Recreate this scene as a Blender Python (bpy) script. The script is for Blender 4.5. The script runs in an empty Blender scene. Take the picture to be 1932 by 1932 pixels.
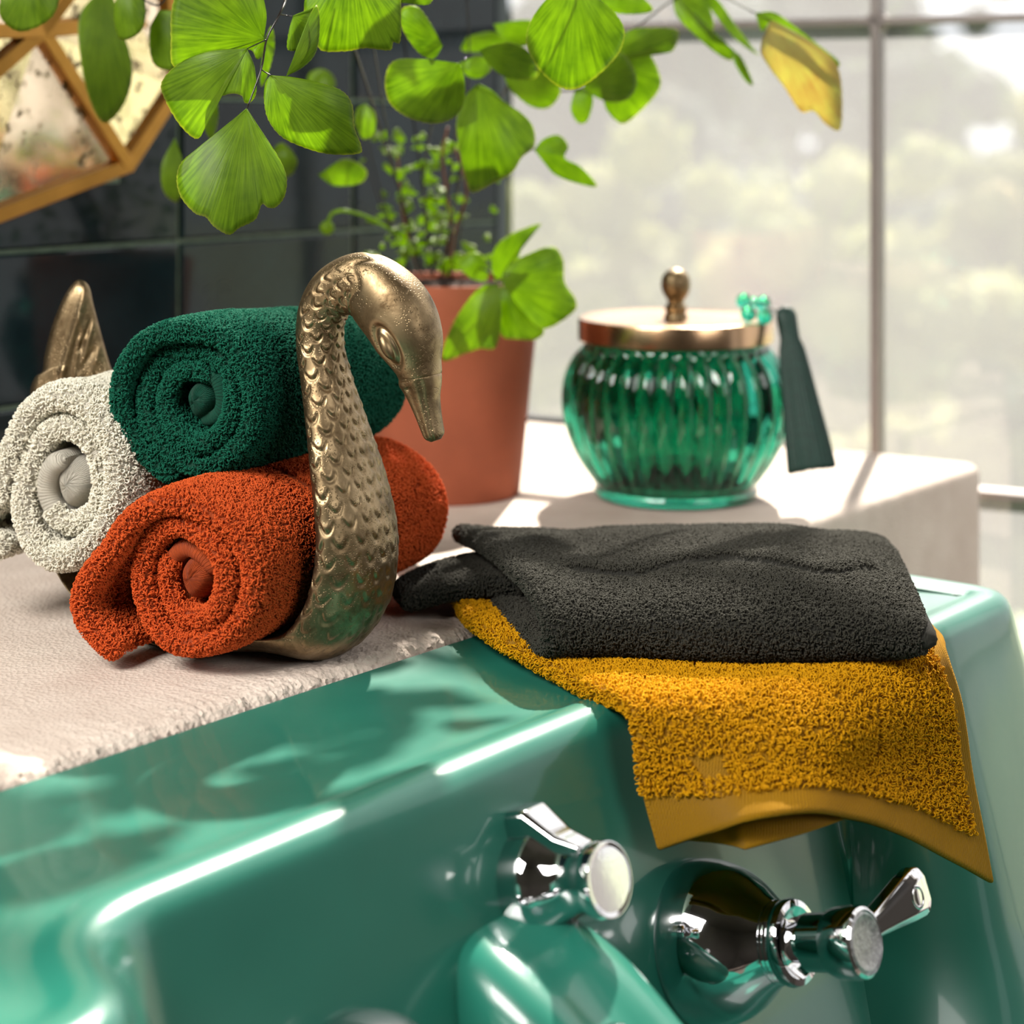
import bpy, math, random
import numpy as np
from mathutils import Vector, Matrix
random.seed(7); rng = np.random.default_rng(7)
sc = bpy.context.scene
COL = sc.collection
R = math.radians
# ------------------------------------------------------------------ camera, world, sun, exposure
F = 3600.0; CZ = 1.20; HY = 235.0
cd = bpy.data.cameras.new('camera'); cam = bpy.data.objects.new('camera', cd); COL.objects.link(cam)
cam.location = (0, 0, CZ); cam.rotation_euler = (R(90), 0, 0)
cd.sensor_width = 36; cd.lens = F/1932*36; cd.shift_y = -(966-HY)/1932; cd.clip_start = .05; cd.clip_end = 300
cd.dof.use_dof = True; cd.dof.focus_distance = 1.03; cd.dof.aperture_fstop = 5.6
sc.camera = cam
wd = bpy.data.worlds.new('world'); sc.world = wd; wd.use_nodes = True
wt = wd.node_tree; bg = wt.nodes['Background']
tc = wt.nodes.new('ShaderNodeTexCoord'); sp = wt.nodes.new('ShaderNodeSeparateXYZ'); cr = wt.nodes.new('ShaderNodeValToRGB')
wt.links.new(tc.outputs['Generated'], sp.inputs[0]); wt.links.new(sp.outputs['Z'], cr.inputs[0]); wt.links.new(cr.outputs[0], bg.inputs[0])
cr.color_ramp.elements[0].position = 0.0; cr.color_ramp.elements[0].color = (.80, .82, .86, 1)
cr.color_ramp.elements[1].position = .6; cr.color_ramp.elements[1].color = (1, 1, 1, 1)
bg.inputs[1].default_value = 1.25
sd = bpy.data.lights.new('sun', 'SUN'); sun = bpy.data.objects.new('sun', sd); COL.objects.link(sun)
sd.energy = 17.0; sd.angle = R(1.3); sd.color = (1, .93, .82)
SUN_AZ, SUN_EL = 15, 46
sv = Vector((math.sin(R(SUN_AZ))*math.cos(R(SUN_EL)), math.cos(R(SUN_AZ))*math.cos(R(SUN_EL)), math.sin(R(SUN_EL))))
sun.rotation_euler = sv.to_track_quat('Z', 'Y').to_euler(); sun.location = sv*6
ad = bpy.data.lights.new('fill_lamp_left', 'AREA'); al = bpy.data.objects.new('fill_lamp_left', ad); COL.objects.link(al)  # added soft fill from front left, no real fixture
ad.shape = 'RECTANGLE'; ad.size = .9; ad.size_y = .6; ad.energy = 52; ad.color = (1, .96, .9)
al.location = (-.95, 0, 2.1); al.rotation_euler = (Vector((-.95, 0, 2.1))-Vector((0, 1, .9))).to_track_quat('Z', 'Y').to_euler()
rd = bpy.data.lights.new('fill_lamp_right', 'AREA'); rl = bpy.data.objects.new('fill_lamp_right', rd); COL.objects.link(rl)  # second added fill, from front right, to brighten the sink face
rd.shape = 'RECTANGLE'; rd.size = 1.0; rd.size_y = .8; rd.energy = 15; rd.color = (1, .97, .93)
rl.location = (1.35, -.35, 1.9); rl.rotation_euler = (Vector((1.35, -.35, 1.9))-Vector((0, .9, .85))).to_track_quat('Z', 'Y').to_euler()
sc.view_settings.view_transform = 'Standard'; sc.view_settings.look = 'None'
sc.view_settings.exposure = 0.0; sc.view_settings.gamma = 1; sc.view_settings.use_curve_mapping = False
sc.cycles.max_bounces = 12; sc.cycles.transmission_bounces = 12; sc.cycles.transparent_max_bounces = 16
sc.cycles.sample_clamp_indirect = 8; sc.cycles.caustics_refractive = False; sc.cycles.caustics_reflective = False

# ------------------------------------------------------------------ helpers
def W(px, py, Y):
    return Vector(((px-966)/F*Y, Y, CZ+(HY-py)/F*Y))
def UN(u, n, z=0.0):
    return Vector((-.032+.625*u+.781*n, 1.091+.781*u-.625*n, CZ+z))
D1 = Vector((.625, .781, 0)).normalized(); DN = Vector((.781, -.625, 0)).normalized(); UP = Vector((0, 0, 1))

def put(o, parent=None, mat=None, smooth=True):
    COL.objects.link(o)
    if parent is not None: o.parent = parent
    if mat is not None and hasattr(o.data, 'materials') and not len(o.data.materials): o.data.materials.append(mat)
    return o
def mesh(name, V, Fc, mat=None, parent=None, smooth=True, uv=None):
    me = bpy.data.meshes.new(name)
    me.from_pydata([tuple(v) for v in V], [], [tuple(f) for f in Fc])
    if smooth: me.polygons.foreach_set('use_smooth', [True]*len(me.polygons))
    if uv is not None:
        l = me.uv_layers.new(name='UVMap'); li = np.empty(len(me.loops), dtype=np.int32); me.loops.foreach_get('vertex_index', li)
        l.data.foreach_set('uv', np.asarray(uv, dtype=np.float32)[li].ravel())
    me.update()
    o = bpy.data.objects.new(name, me)
    return put(o, parent, mat)
def thing(name, label, cat, group=None, loc=(0, 0, 0)):
    o = bpy.data.objects.new(name, None); COL.objects.link(o); o.empty_display_size = .02
    return tag(o, label, cat, group)
def tag(o, label, cat=None, group=None):
    o['label'] = label
    if cat: o['category'] = cat
    if group: o['group'] = group
    return o
def struct(o): o['kind'] = 'structure'; return o
def sharp(o, ang=35):
    me = o.data
    try: me.set_sharp_from_angle(angle=R(ang))
    except Exception: pass
    return o
def bevel(o, w=.002, seg=2, ang=30):
    m = o.modifiers.new('bevel', 'BEVEL'); m.width = w; m.segments = seg; m.limit_method = 'ANGLE'; m.angle_limit = R(ang)
    return o
def prism(name, pts, vec, mat, parent=None, smooth=False):
    n = len(pts); V = [Vector(p) for p in pts]+[Vector(p)+vec for p in pts]
    Fc = [tuple(range(n))[::-1], tuple(range(n, 2*n))]+[(i, (i+1) % n, n+(i+1) % n, n+i) for i in range(n)]
    return mesh(name, V, Fc, mat, parent, smooth)
def obox(name, c, ax, half, mat, parent=None):
    V = []; 
    for k in (-1, 1):
        for j in (-1, 1):
            for i in (-1, 1): V.append(Vector(c)+ax[0]*half[0]*i+ax[1]*half[1]*j+ax[2]*half[2]*k)
    Fc = [(0, 2, 3, 1), (4, 5, 7, 6), (0, 1, 5, 4), (2, 6, 7, 3), (0, 4, 6, 2), (1, 3, 7, 5)]
    return mesh(name, V, Fc, mat, parent, False)
def basis(a):
    a = Vector(a).normalized(); b = a.orthogonal().normalized(); return a, b, a.cross(b).normalized()
def lathe(name, o0, axis, prof, mat, parent=None, seg=64, x=None, rfun=None, closed=True):
    a = Vector(axis).normalized()
    b = (Vector(x)-a*a.dot(Vector(x))).normalized() if x is not None else a.orthogonal().normalized()
    c = a.cross(b); V = []; Fc = []
    for k, (h, r) in enumerate(prof):
        for i in range(seg):
            t = 2*math.pi*i/seg; rr = r*(rfun(t, k) if rfun else 1)
            V.append(Vector(o0)+a*h+b*(rr*math.cos(t))+c*(rr*math.sin(t)))
    for k in range(len(prof)-1):
        for i in range(seg):
            j = (i+1) % seg; Fc.append((k*seg+i, k*seg+j, (k+1)*seg+j, (k+1)*seg+i))
    if closed:
        if prof[0][1] > 1e-6: Fc.append(tuple(range(seg))[::-1])
        if prof[-1][1] > 1e-6: Fc.append(tuple((len(prof)-1)*seg+i for i in range(seg)))
    return sharp(mesh(name, V, Fc, mat, parent), 40)
def cr1(P, n):
    """Catmull-Rom along axis 0 to n samples"""
    P = np.asarray(P, float); m = len(P); E = np.concatenate([[2*P[0]-P[1]], P, [2*P[-1]-P[-2]]])
    t = np.linspace(0, m-1, n); i = np.minimum(t.astype(int), m-2); f = (t-i).reshape((-1,)+(1,)*(P.ndim-1))
    a, b, c, d = E[i], E[i+1], E[i+2], E[i+3]
    return .5*((2*b)+(-a+c)*f+(2*a-5*b+4*c-d)*f**2+(-a+3*b-3*c+d)*f**3)
def crclosed(P, n):
    P = np.asarray(P, float); m = len(P); t = np.linspace(0, m, n, endpoint=False); i = t.astype(int); f = (t-i)[:, None]
    a, b, c, d = P[(i-1) % m], P[i % m], P[(i+1) % m], P[(i+2) % m]
    return .5*((2*b)+(-a+c)*f+(2*a-5*b+4*c-d)*f**2+(-a+3*b-3*c+d)*f**3)
def tube(name, pts, rad, mat, parent=None, seg=8, n=None):
    P = cr1(pts, n or max(2, len(pts)*6)); N = len(P)
    rr = np.interp(np.linspace(0, 1, N), np.linspace(0, 1, len(rad)), rad) if hasattr(rad, '__len__') else np.full(N, rad)
    T = np.gradient(P, axis=0); T /= np.linalg.norm(T, axis=1)[:, None]+1e-12
    V = []; Fc = []; b = Vector(T[0]).orthogonal().normalized()
    for k in range(N):
        t = Vector(T[k]); b = (b-t*b.dot(t)).normalized(); c = t.cross(b)
        for i in range(seg):
            g = 2*math.pi*i/seg; V.append(Vector(P[k])+(b*math.cos(g)+c*math.sin(g))*rr[k])
    for k in range(N-1):
        for i in range(seg):
            j = (i+1) % seg; Fc.append((k*seg+i, k*seg+j, (k+1)*seg+j, (k+1)*seg+i))
    Fc.append(tuple(range(seg))[::-1]); Fc.append(tuple((N-1)*seg+i for i in range(seg)))
    return mesh(name, V, Fc, mat, parent)
def ball(name, c, r, mat, parent=None, seg=20, sc3=(1, 1, 1), ax=None):
    V = []; Fc = []; rings = seg//2
    ax = ax or (Vector((1, 0, 0)), Vector((0, 1, 0)), UP)
    for k in range(rings+1):
        ph = math.pi*k/rings
        for i in range(seg):
            t = 2*math.pi*i/seg
            V.append(Vector(c)+ax[0]*(r*sc3[0]*math.sin(ph)*math.cos(t))+ax[1]*(r*sc3[1]*math.sin(ph)*math.sin(t))+ax[2]*(r*sc3[2]*math.cos(ph)))
    for k in range(rings):
        for i in range(seg):
            j = (i+1) % seg; Fc.append((k*seg+i, (k+1)*seg+i, (k+1)*seg+j, k*seg+j))
    return mesh(name, V, Fc, mat, parent)
def vnoise(P, s, seed=0):
    """cheap smooth vector->scalar noise (sum of sines)"""
    r = np.random.default_rng(seed); out = 0
    for k in range(5):
        d = r.normal(size=3); d /= np.linalg.norm(d); out = out+np.sin((P@d)*s*(1+.5*k)+r.uniform(0, 6.28))/(1+.4*k)
    return out/3.2

# ------------------------------------------------------------------ materials
def mat(name):
    m = bpy.data.materials.new(name); m.use_nodes = True; nt = m.node_tree; b = nt.nodes['Principled BSDF']
    return m, nt, b
def N(nt, t, **k):
    n = nt.nodes.new(t)
    for a, v in k.items(): setattr(n, a, v)
    return n
def noise(nt, scale, detail=4, rough=.6, vec=None, dist=0):
    n = N(nt, 'ShaderNodeTexNoise'); n.inputs['Scale'].default_value = scale; n.inputs['Detail'].default_value = detail
    n.inputs['Roughness'].default_value = rough; n.inputs['Distortion'].default_value = dist
    if vec is not None: nt.links.new(vec, n.inputs['Vector'])
    return n
def ramp(nt, fac, stops):
    r = N(nt, 'ShaderNodeValToRGB'); e = r.color_ramp.elements
    while len(e) < len(stops): e.new(.5)
    for k, (p, c) in enumerate(stops): e[k].position = p; e[k].color = tuple(c)+(1,) if len(c) == 3 else c
    nt.links.new(fac, r.inputs[0]); return r
def bump(nt, h, b, strength=.3, dist=.001):
    n = N(nt, 'ShaderNodeBump'); n.inputs['Strength'].default_value = strength; n.inputs['Distance'].default_value = dist
    nt.links.new(h, n.inputs['Height']); nt.links.new(n.outputs[0], b.inputs['Normal']); return n
def simple(name, col, rough=.5, metal=0, scale=60, var=.12, bs=.0, bd=.001, bscale=300, coat=0, spec=.5):
    m, nt, b = mat(name); g = N(nt, 'ShaderNodeTexCoord')
    n = noise(nt, scale, 4, .6, g.outputs['Object'])
    lo = [c*(1-var) for c in col]; hi = [min(1, c*(1+var)) for c in col]
    r = ramp(nt, n.outputs[0], [(.3, lo), (.7, hi)]); nt.links.new(r.outputs[0], b.inputs['Base Color'])
    b.inputs['Roughness'].default_value = rough; b.inputs['Metallic'].default_value = metal
    b.inputs['Specular IOR Level'].default_value = spec
    if coat: b.inputs['Coat Weight'].default_value = coat; b.inputs['Coat Roughness'].default_value = .03
    if bs: bump(nt, noise(nt, bscale, 5, .65, g.outputs['Object']).outputs[0], b, bs, bd)
    return m
def terry(name, col, trans=.15):
    m, nt, b = mat(name); g = N(nt, 'ShaderNodeTexCoord'); n = noise(nt, 130, 3, .6, g.outputs['Object'])
    r = ramp(nt, n.outputs[0], [(.3, [c*.86 for c in col]), (.7, [min(1, c*1.12) for c in col])])
    nt.links.new(r.outputs[0], b.inputs['Base Color']); b.inputs['Roughness'].default_value = .9
    b.inputs['Specular IOR Level'].default_value = .15
    b.inputs['Sheen Weight'].default_value = .7 if name.endswith('grey') else .15; b.inputs['Sheen Roughness'].default_value = .35
    b.inputs['Sheen Tint'].default_value = tuple(min(1, c*.9+.12) for c in col)+(1,)
    tl = N(nt, 'ShaderNodeBsdfTranslucent'); nt.links.new(r.outputs[0], tl.inputs[0]); mx = N(nt, 'ShaderNodeMixShader'); mx.inputs[0].default_value = trans
    nt.links.new(b.outputs[0], mx.inputs[1]); nt.links.new(tl.outputs[0], mx.inputs[2]); nt.links.new(mx.outputs[0], nt.nodes['Material Output'].inputs[0])
    return m
def weave(name, col):
    """flat woven cloth under the pile: twill ridges in the sheet's own UV metres"""
    m, nt, b = mat(name); uv = N(nt, 'ShaderNodeUVMap'); b.inputs['Base Color'].default_value = tuple(col)+(1,)
    b.inputs['Roughness'].default_value = .85; b.inputs['Specular IOR Level'].default_value = .1; b.inputs['Sheen Weight'].default_value = .04
    w1 = N(nt, 'ShaderNodeTexWave'); w1.wave_type = 'BANDS'; w1.bands_direction = 'DIAGONAL'; w1.inputs['Scale'].default_value = 330; w1.inputs['Distortion'].default_value = 1.6; w1.inputs['Detail Scale'].default_value = 500
    w2 = N(nt, 'ShaderNodeTexWave'); w2.wave_type = 'BANDS'; w2.bands_direction = 'X'; w2.inputs['Scale'].default_value = 200; w2.inputs['Distortion'].default_value = 1.0
    for w in (w1, w2): nt.links.new(uv.outputs[0], w.inputs['Vector'])
    ma = N(nt, 'ShaderNodeMath', operation='ADD'); nt.links.new(w1.outputs['Fac'], ma.inputs[0]); nt.links.new(w2.outputs['Fac'], ma.inputs[1])
    bump(nt, ma.outputs[0], b, 1, .0009)
    mr = N(nt, 'ShaderNodeMix', data_type='RGBA'); 
    return m
M = {}
COLS = {'green': (.008, .115, .068), 'orange': (.66, .105, .022), 'white': (.94, .88, .75), 'grey': (.044, .042, .033), 'yellow': (.67, .325, .003)}
for k, c in COLS.items():
    M['t_'+k] = terry('terry_'+k, c); M['w_'+k] = weave('woven_'+k, [x*.85 for x in c])
# ceramic
m, nt, b = mat('teal_ceramic'); g = N(nt, 'ShaderNodeTexCoord'); n = noise(nt, 9, 3, .5, g.outputs['Object'])
r = ramp(nt, n.outputs[0], [(.3, (.012, .130, .092)), (.7, (.020, .165, .118))]); nt.links.new(r.outputs[0], b.inputs['Base Color'])
b.inputs['Roughness'].default_value = .30; b.inputs['Coat Weight'].default_value = .45; b.inputs['Coat Roughness'].default_value = .07
bump(nt, noise(nt, 30, 2, .5, g.outputs['Object']).outputs[0], b, .12, .002); M['ceramic'] = m
# stone
m, nt, b = mat('sandstone'); g = N(nt, 'ShaderNodeTexCoord'); n = noise(nt, 25, 6, .65, g.outputs['Object'])
r = ramp(nt, n.outputs[0], [(.25, (.56, .455, .385)), (.75, (.70, .60, .52))]); nt.links.new(r.outputs[0], b.inputs['Base Color']); b.inputs['Roughness'].default_value = .75
v = N(nt, 'ShaderNodeTexVoronoi'); v.inputs['Scale'].default_value = 420; nt.links.new(g.outputs['Object'], v.inputs['Vector'])
n2 = noise(nt, 260, 5, .7, g.outputs['Object']); ma = N(nt, 'ShaderNodeMath', operation='ADD'); nt.links.new(v.outputs['Distance'], ma.inputs[0]); nt.links.new(n2.outputs[0], ma.inputs[1])
bump(nt, ma.outputs[0], b, .55, .0012); M['stone'] = m
# brass
m, nt, b = mat('antique_brass'); g = N(nt, 'ShaderNodeTexCoord'); n = noise(nt, 45, 6, .7, g.outputs['Object'], .4)
r = ramp(nt, n.outputs[0], [(.32, (.085, .055, .028)), (.52, (.25, .18, .10)), (.75, (.38, .285, .17))]); nt.links.new(r.outputs[0], b.inputs['Base Color'])
b.inputs['Metallic'].default_value = 1; r2 = ramp(nt, n.outputs[0], [(.3, (.55,)*3), (.7, (.33,)*3)]); nt.links.new(r2.outputs[0], b.inputs['Roughness'])
v = N(nt, 'ShaderNodeTexVoronoi'); v.inputs['Scale'].default_value = 700; nt.links.new(g.outputs['Object'], v.inputs['Vector'])
n3 = noise(nt, 60, 3, .6, g.outputs['Object']); rr = ramp(nt, v.outputs['Distance'], [(.0, (0,)*3), (.35, (1,)*3)]); r4 = ramp(nt, n3.outputs[0], [(.42, (1,)*3), (.6, (0,)*3)])
mx = N(nt, 'ShaderNodeMath', operation='MAXIMUM'); nt.links.new(rr.outputs[0], mx.inputs[0]); nt.links.new(r4.outputs[0], mx.inputs[1])
bump(nt, mx.outputs[0], b, .5, .0006); M['brass'] = m
M['gold'] = simple('lid_brass', (.52, .34, .20), .24, 1, 30, .05)
M['frame_gold'] = simple('frame_gold', (.36, .18, .04), .38, 1, 30, .15)
M['chrome'] = simple('chrome', (.72, .72, .74), .045, 1, 50, .02, .03, .0005, 120)
M['chrome_dark'] = simple('worn_chrome', (.35, .35, .36), .3, 1, 400, .4, .8, .0008, 600)
M['tile'] = simple('tile_glaze', (.006, .014, .017), .07, 0, 12, .4, .06, .002, 14, 0, .25)
M['grout'] = simple('grout', (.13, .19, .14), .8, 0, 80, .2)
M['slate'] = simple('slate_reveal', (.025, .040, .045), .55, 0, 8, .1)
M['terracotta'] = simple('terracotta', (.33, .085, .038), .8, 0, 18, .14, .3, .0006, 500)
M['soil'] = simple('soil', (.03, .014, .009), .95, 0, 200, .6, 1, .004, 300)
M['steel'] = simple('window_steel', (.22, .19, .18), .5, .3, 20, .1)
M['stem'] = simple('fern_stem', (.012, .007, .006), .25, 0, 200, .3)
M['stem_red'] = simple('young_stem', (.16, .05, .02), .4, 0, 200, .3)
M['tassel'] = simple('tassel_silk', (.006, .035, .025), .55, 0, 300, .3)
M['plaster'] = simple('plaster', (.085, .075, .065), .9, 0, 5, .05)
M['floor'] = simple('floor_stone', (.10, .08, .07), .5, 0, 5, .2)
M['earth'] = simple('garden_ground', (.20, .24, .12), .95, 0, .8, .4)
def glass(name, col, rough=.0, ior=1.5):
    m, nt, b = mat(name); b.inputs['Base Color'].default_value = tuple(col)+(1,); b.inputs['Transmission Weight'].default_value = 1
    b.inputs['Roughness'].default_value = rough; b.inputs['IOR'].default_value = ior; return m
M['glass'] = glass('green_glass', (.025, .31, .20))
M['bead'] = glass('bead_glass', (.05, .60, .42))
# leaves
def leafmat(name, c1, c2, edge=(.55, .5, .12)):
    m, nt, b = mat(name); uv = N(nt, 'ShaderNodeUVMap'); sp = N(nt, 'ShaderNodeSeparateXYZ'); nt.links.new(uv.outputs[0], sp.inputs[0])
    g = N(nt, 'ShaderNodeTexCoord'); n = noise(nt, 45, 4, .6, g.outputs['Object'])
    cm = N(nt, 'ShaderNodeCombineXYZ'); mm = N(nt, 'ShaderNodeMath', operation='MULTIPLY'); mm.inputs[1].default_value = 90
    nt.links.new(sp.outputs['X'], mm.inputs[0]); nt.links.new(mm.outputs[0], cm.inputs[0]); m2 = N(nt, 'ShaderNodeMath', operation='MULTIPLY'); m2.inputs[1].default_value = 2.5
    nt.links.new(sp.outputs['Y'], m2.inputs[0]); nt.links.new(m2.outputs[0], cm.inputs[1]); vn = noise(nt, 1.0, 2, .5, cm.outputs[0])
    mix = N(nt, 'ShaderNodeMath', operation='MULTIPLY_ADD'); nt.links.new(vn.outputs[0], mix.inputs[0]); mix.inputs[1].default_value = .6; 
    ms = N(nt, 'ShaderNodeMath', operation='MULTIPLY'); ms.inputs[1].default_value = .45; nt.links.new(n.outputs[0], ms.inputs[0]); nt.links.new(ms.outputs[0], mix.inputs[2])
    r = ramp(nt, mix.outputs[0], [(.36, c1), (.68, c2)])
    re = ramp(nt, sp.outputs['Y'], [(.975, (0, 0, 0)), (1.0, (1, 1, 1))]); mc = N(nt, 'ShaderNodeMix', data_type='RGBA')
    mc.inputs['B'].default_value = tuple(edge)+(1,); nt.links.new(r.outputs[0], mc.inputs['A']); 
    me_ = N(nt, 'ShaderNodeMath', operation='MULTIPLY'); me_.inputs[1].default_value = .4; nt.links.new(re.outputs[0], me_.inputs[0]); nt.links.new(me_.outputs[0], mc.inputs['Factor'])
    nt.links.new(mc.outputs['Result'], b.inputs['Base Color']); b.inputs['Roughness'].default_value = .42; b.inputs['Specular IOR Level'].default_value = .35
    tl = N(nt, 'ShaderNodeBsdfTranslucent'); hs = N(nt, 'ShaderNodeHueSaturation'); hs.inputs['Value'].default_value = 2.2; hs.inputs['Hue'].default_value = .485
    nt.links.new(mc.outputs['Result'], hs.inputs['Color']); nt.links.new(hs.outputs[0], tl.inputs[0]); mx = N(nt, 'ShaderNodeMixShader'); mx.inputs[0].default_value = .55
    nt.links.new(b.outputs[0], mx.inputs[1]); nt.links.new(tl.outputs[0], mx.inputs[2]); nt.links.new(mx.outputs[0], nt.nodes['Material Output'].inputs[0])
    bump(nt, vn.outputs[0], b, .25, .0006)
    return m
M['leaf'] = leafmat('leaf_green', (.085, .165, .006), (.20, .32, .014))
M['leaf_yellow'] = leafmat('leaf_yellowing', (.32, .25, .09), (.36, .38, .13))
# garden foliage
def treemat(name, c1, c2):
    m, nt, b = mat(name); g = N(nt, 'ShaderNodeTexCoord'); n = noise(nt, 3.5, 6, .7, g.outputs['Object']); r = ramp(nt, n.outputs[0], [(.35, c1), (.65, c2)])
    nt.links.new(r.outputs[0], b.inputs['Base Color']); b.inputs['Roughness'].default_value = .8
    tl = N(nt, 'ShaderNodeBsdfTranslucent'); nt.links.new(r.outputs[0], tl.inputs[0]); mx = N(nt, 'ShaderNodeMixShader'); mx.inputs[0].default_value = .5
    nt.links.new(b.outputs[0], mx.inputs[1]); nt.links.new(tl.outputs[0], mx.inputs[2]); nt.links.new(mx.outputs[0], nt.nodes['Material Output'].inputs[0]); return m
M['tree1'] = treemat('shrub_leaves', (.13, .17, .07), (.38, .39, .15)); M['tree2'] = treemat('tree_leaves', (.05, .07, .065), (.15, .18, .14))
M['bark'] = simple('bark', (.10, .07, .05), .9, 0, 10, .3)
# foxed mirror
m, nt, b = mat('foxed_mirror'); g = N(nt, 'ShaderNodeTexCoord'); n = noise(nt, 75, 6, .75, g.outputs['Object'])
r = ramp(nt, n.outputs[0], [(.555, (0, 0, 0)), (.61, (1, 1, 1))]); b.inputs['Metallic'].default_value = 1
mc = N(nt, 'ShaderNodeMix', data_type='RGBA'); mc.inputs['A'].default_value = (.86, .70, .50, 1); mc.inputs['B'].default_value = (.10, .07, .03, 1); nt.links.new(r.outputs[0], mc.inputs['Factor'])
nt.links.new(mc.outputs['Result'], b.inputs['Base Color']); nt.links.new(ramp(nt, r.outputs[0], [(0, (.10,)*3), (1, (.6,)*3)]).outputs[0], b.inputs['Roughness']); M['mirror'] = m
# window pane: translucent share mixed in to veil the garden with haze
m, nt, b = mat('window_glass'); tr = N(nt, 'ShaderNodeBsdfTransparent'); tl = N(nt, 'ShaderNodeBsdfTranslucent'); tl.inputs[0].default_value = (.93, .92, .95, 1)
g = N(nt, 'ShaderNodeTexCoord'); n = noise(nt, 3, 3, .5, g.outputs['Object']); rf = ramp(nt, n.outputs[0], [(.2, (.075,)*3), (.8, (.10,)*3)])
mx = N(nt, 'ShaderNodeMixShader'); nt.links.new(rf.outputs[0], mx.inputs[0]); nt.links.new(tr.outputs[0], mx.inputs[1]); nt.links.new(tl.outputs[0], mx.inputs[2])
gl = N(nt, 'ShaderNodeBsdfGlossy'); gl.inputs['Roughness'].default_value = .02; mx2 = N(nt, 'ShaderNodeMixShader'); mx2.inputs[0].default_value = .05
nt.links.new(mx.outputs[0], mx2.inputs[1]); nt.links.new(gl.outputs[0], mx2.inputs[2]); nt.links.new(mx2.outputs[0], nt.nodes['Material Output'].inputs[0]); M['pane'] = m

# ------------------------------------------------------------------ terry pile (geometry nodes loops on sampled points)
_ng = {}
def pile_group(key, material, w, h, rad):
    if key in _ng: return _ng[key]
    ng = bpy.data.node_groups.new('pile_'+key, 'GeometryNodeTree')
    ng.interface.new_socket('Geometry', in_out='INPUT', socket_type='NodeSocketGeometry'); ng.interface.new_socket('Geometry', in_out='OUTPUT', socket_type='NodeSocketGeometry')
    gi = ng.nodes.new('NodeGroupInput'); go = ng.nodes.new('NodeGroupOutput')
    bz = ng.nodes.new('GeometryNodeCurvePrimitiveBezierSegment'); bz.inputs['Resolution'].default_value = 7
    bz.inputs['Start'].default_value = (-w*.35, -.2*w, -.0004); bz.inputs['Start Handle'].default_value = (-w*1.5, 0, h*1.25)
    bz.inputs['End Handle'].default_value = (w*1.7, w*.9, h*1.35); bz.inputs['End'].default_value = (w*.35, w*.4, -.0004)
    cc = ng.nodes.new('GeometryNodeCurvePrimitiveCircle'); cc.inputs['Resolution'].default_value = 4; cc.inputs['Radius'].default_value = rad
    cm = ng.nodes.new('GeometryNodeCurveToMesh'); sm = ng.nodes.new('GeometryNodeSetMaterial'); sm.inputs['Material'].default_value = material
    ss = ng.nodes.new('GeometryNodeSetShadeSmooth')
    ip = ng.nodes.new('GeometryNodeInstanceOnPoints'); na = ng.nodes.new('GeometryNodeInputNamedAttribute'); na.data_type = 'FLOAT_VECTOR'; na.inputs['Name'].default_value = 'rot'
    ns = ng.nodes.new('GeometryNodeInputNamedAttribute'); ns.data_type = 'FLOAT'; ns.inputs['Name'].default_value = 'scl'
    er = ng.nodes.new('FunctionNodeEulerToRotation'); L = ng.links.new
    L(bz.outputs['Curve'], cm.inputs['Curve']); L(cc.outputs['Curve'], cm.inputs['Profile Curve']); L(cm.outputs['Mesh'], ss.inputs['Geometry']); L(ss.outputs[0], sm.inputs['Geometry'])
    L(gi.outputs[0], ip.inputs['Points']); L(sm.outputs[0], ip.inputs['Instance']); L(na.outputs['Attribute'], er.inputs[0]); L(er.outputs[0], ip.inputs['Rotation']); L(ns.outputs['Attribute'], ip.inputs['Scale'])
    L(ip.outputs['Instances'], go.inputs[0]); _ng[key] = ng; return ng
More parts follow.
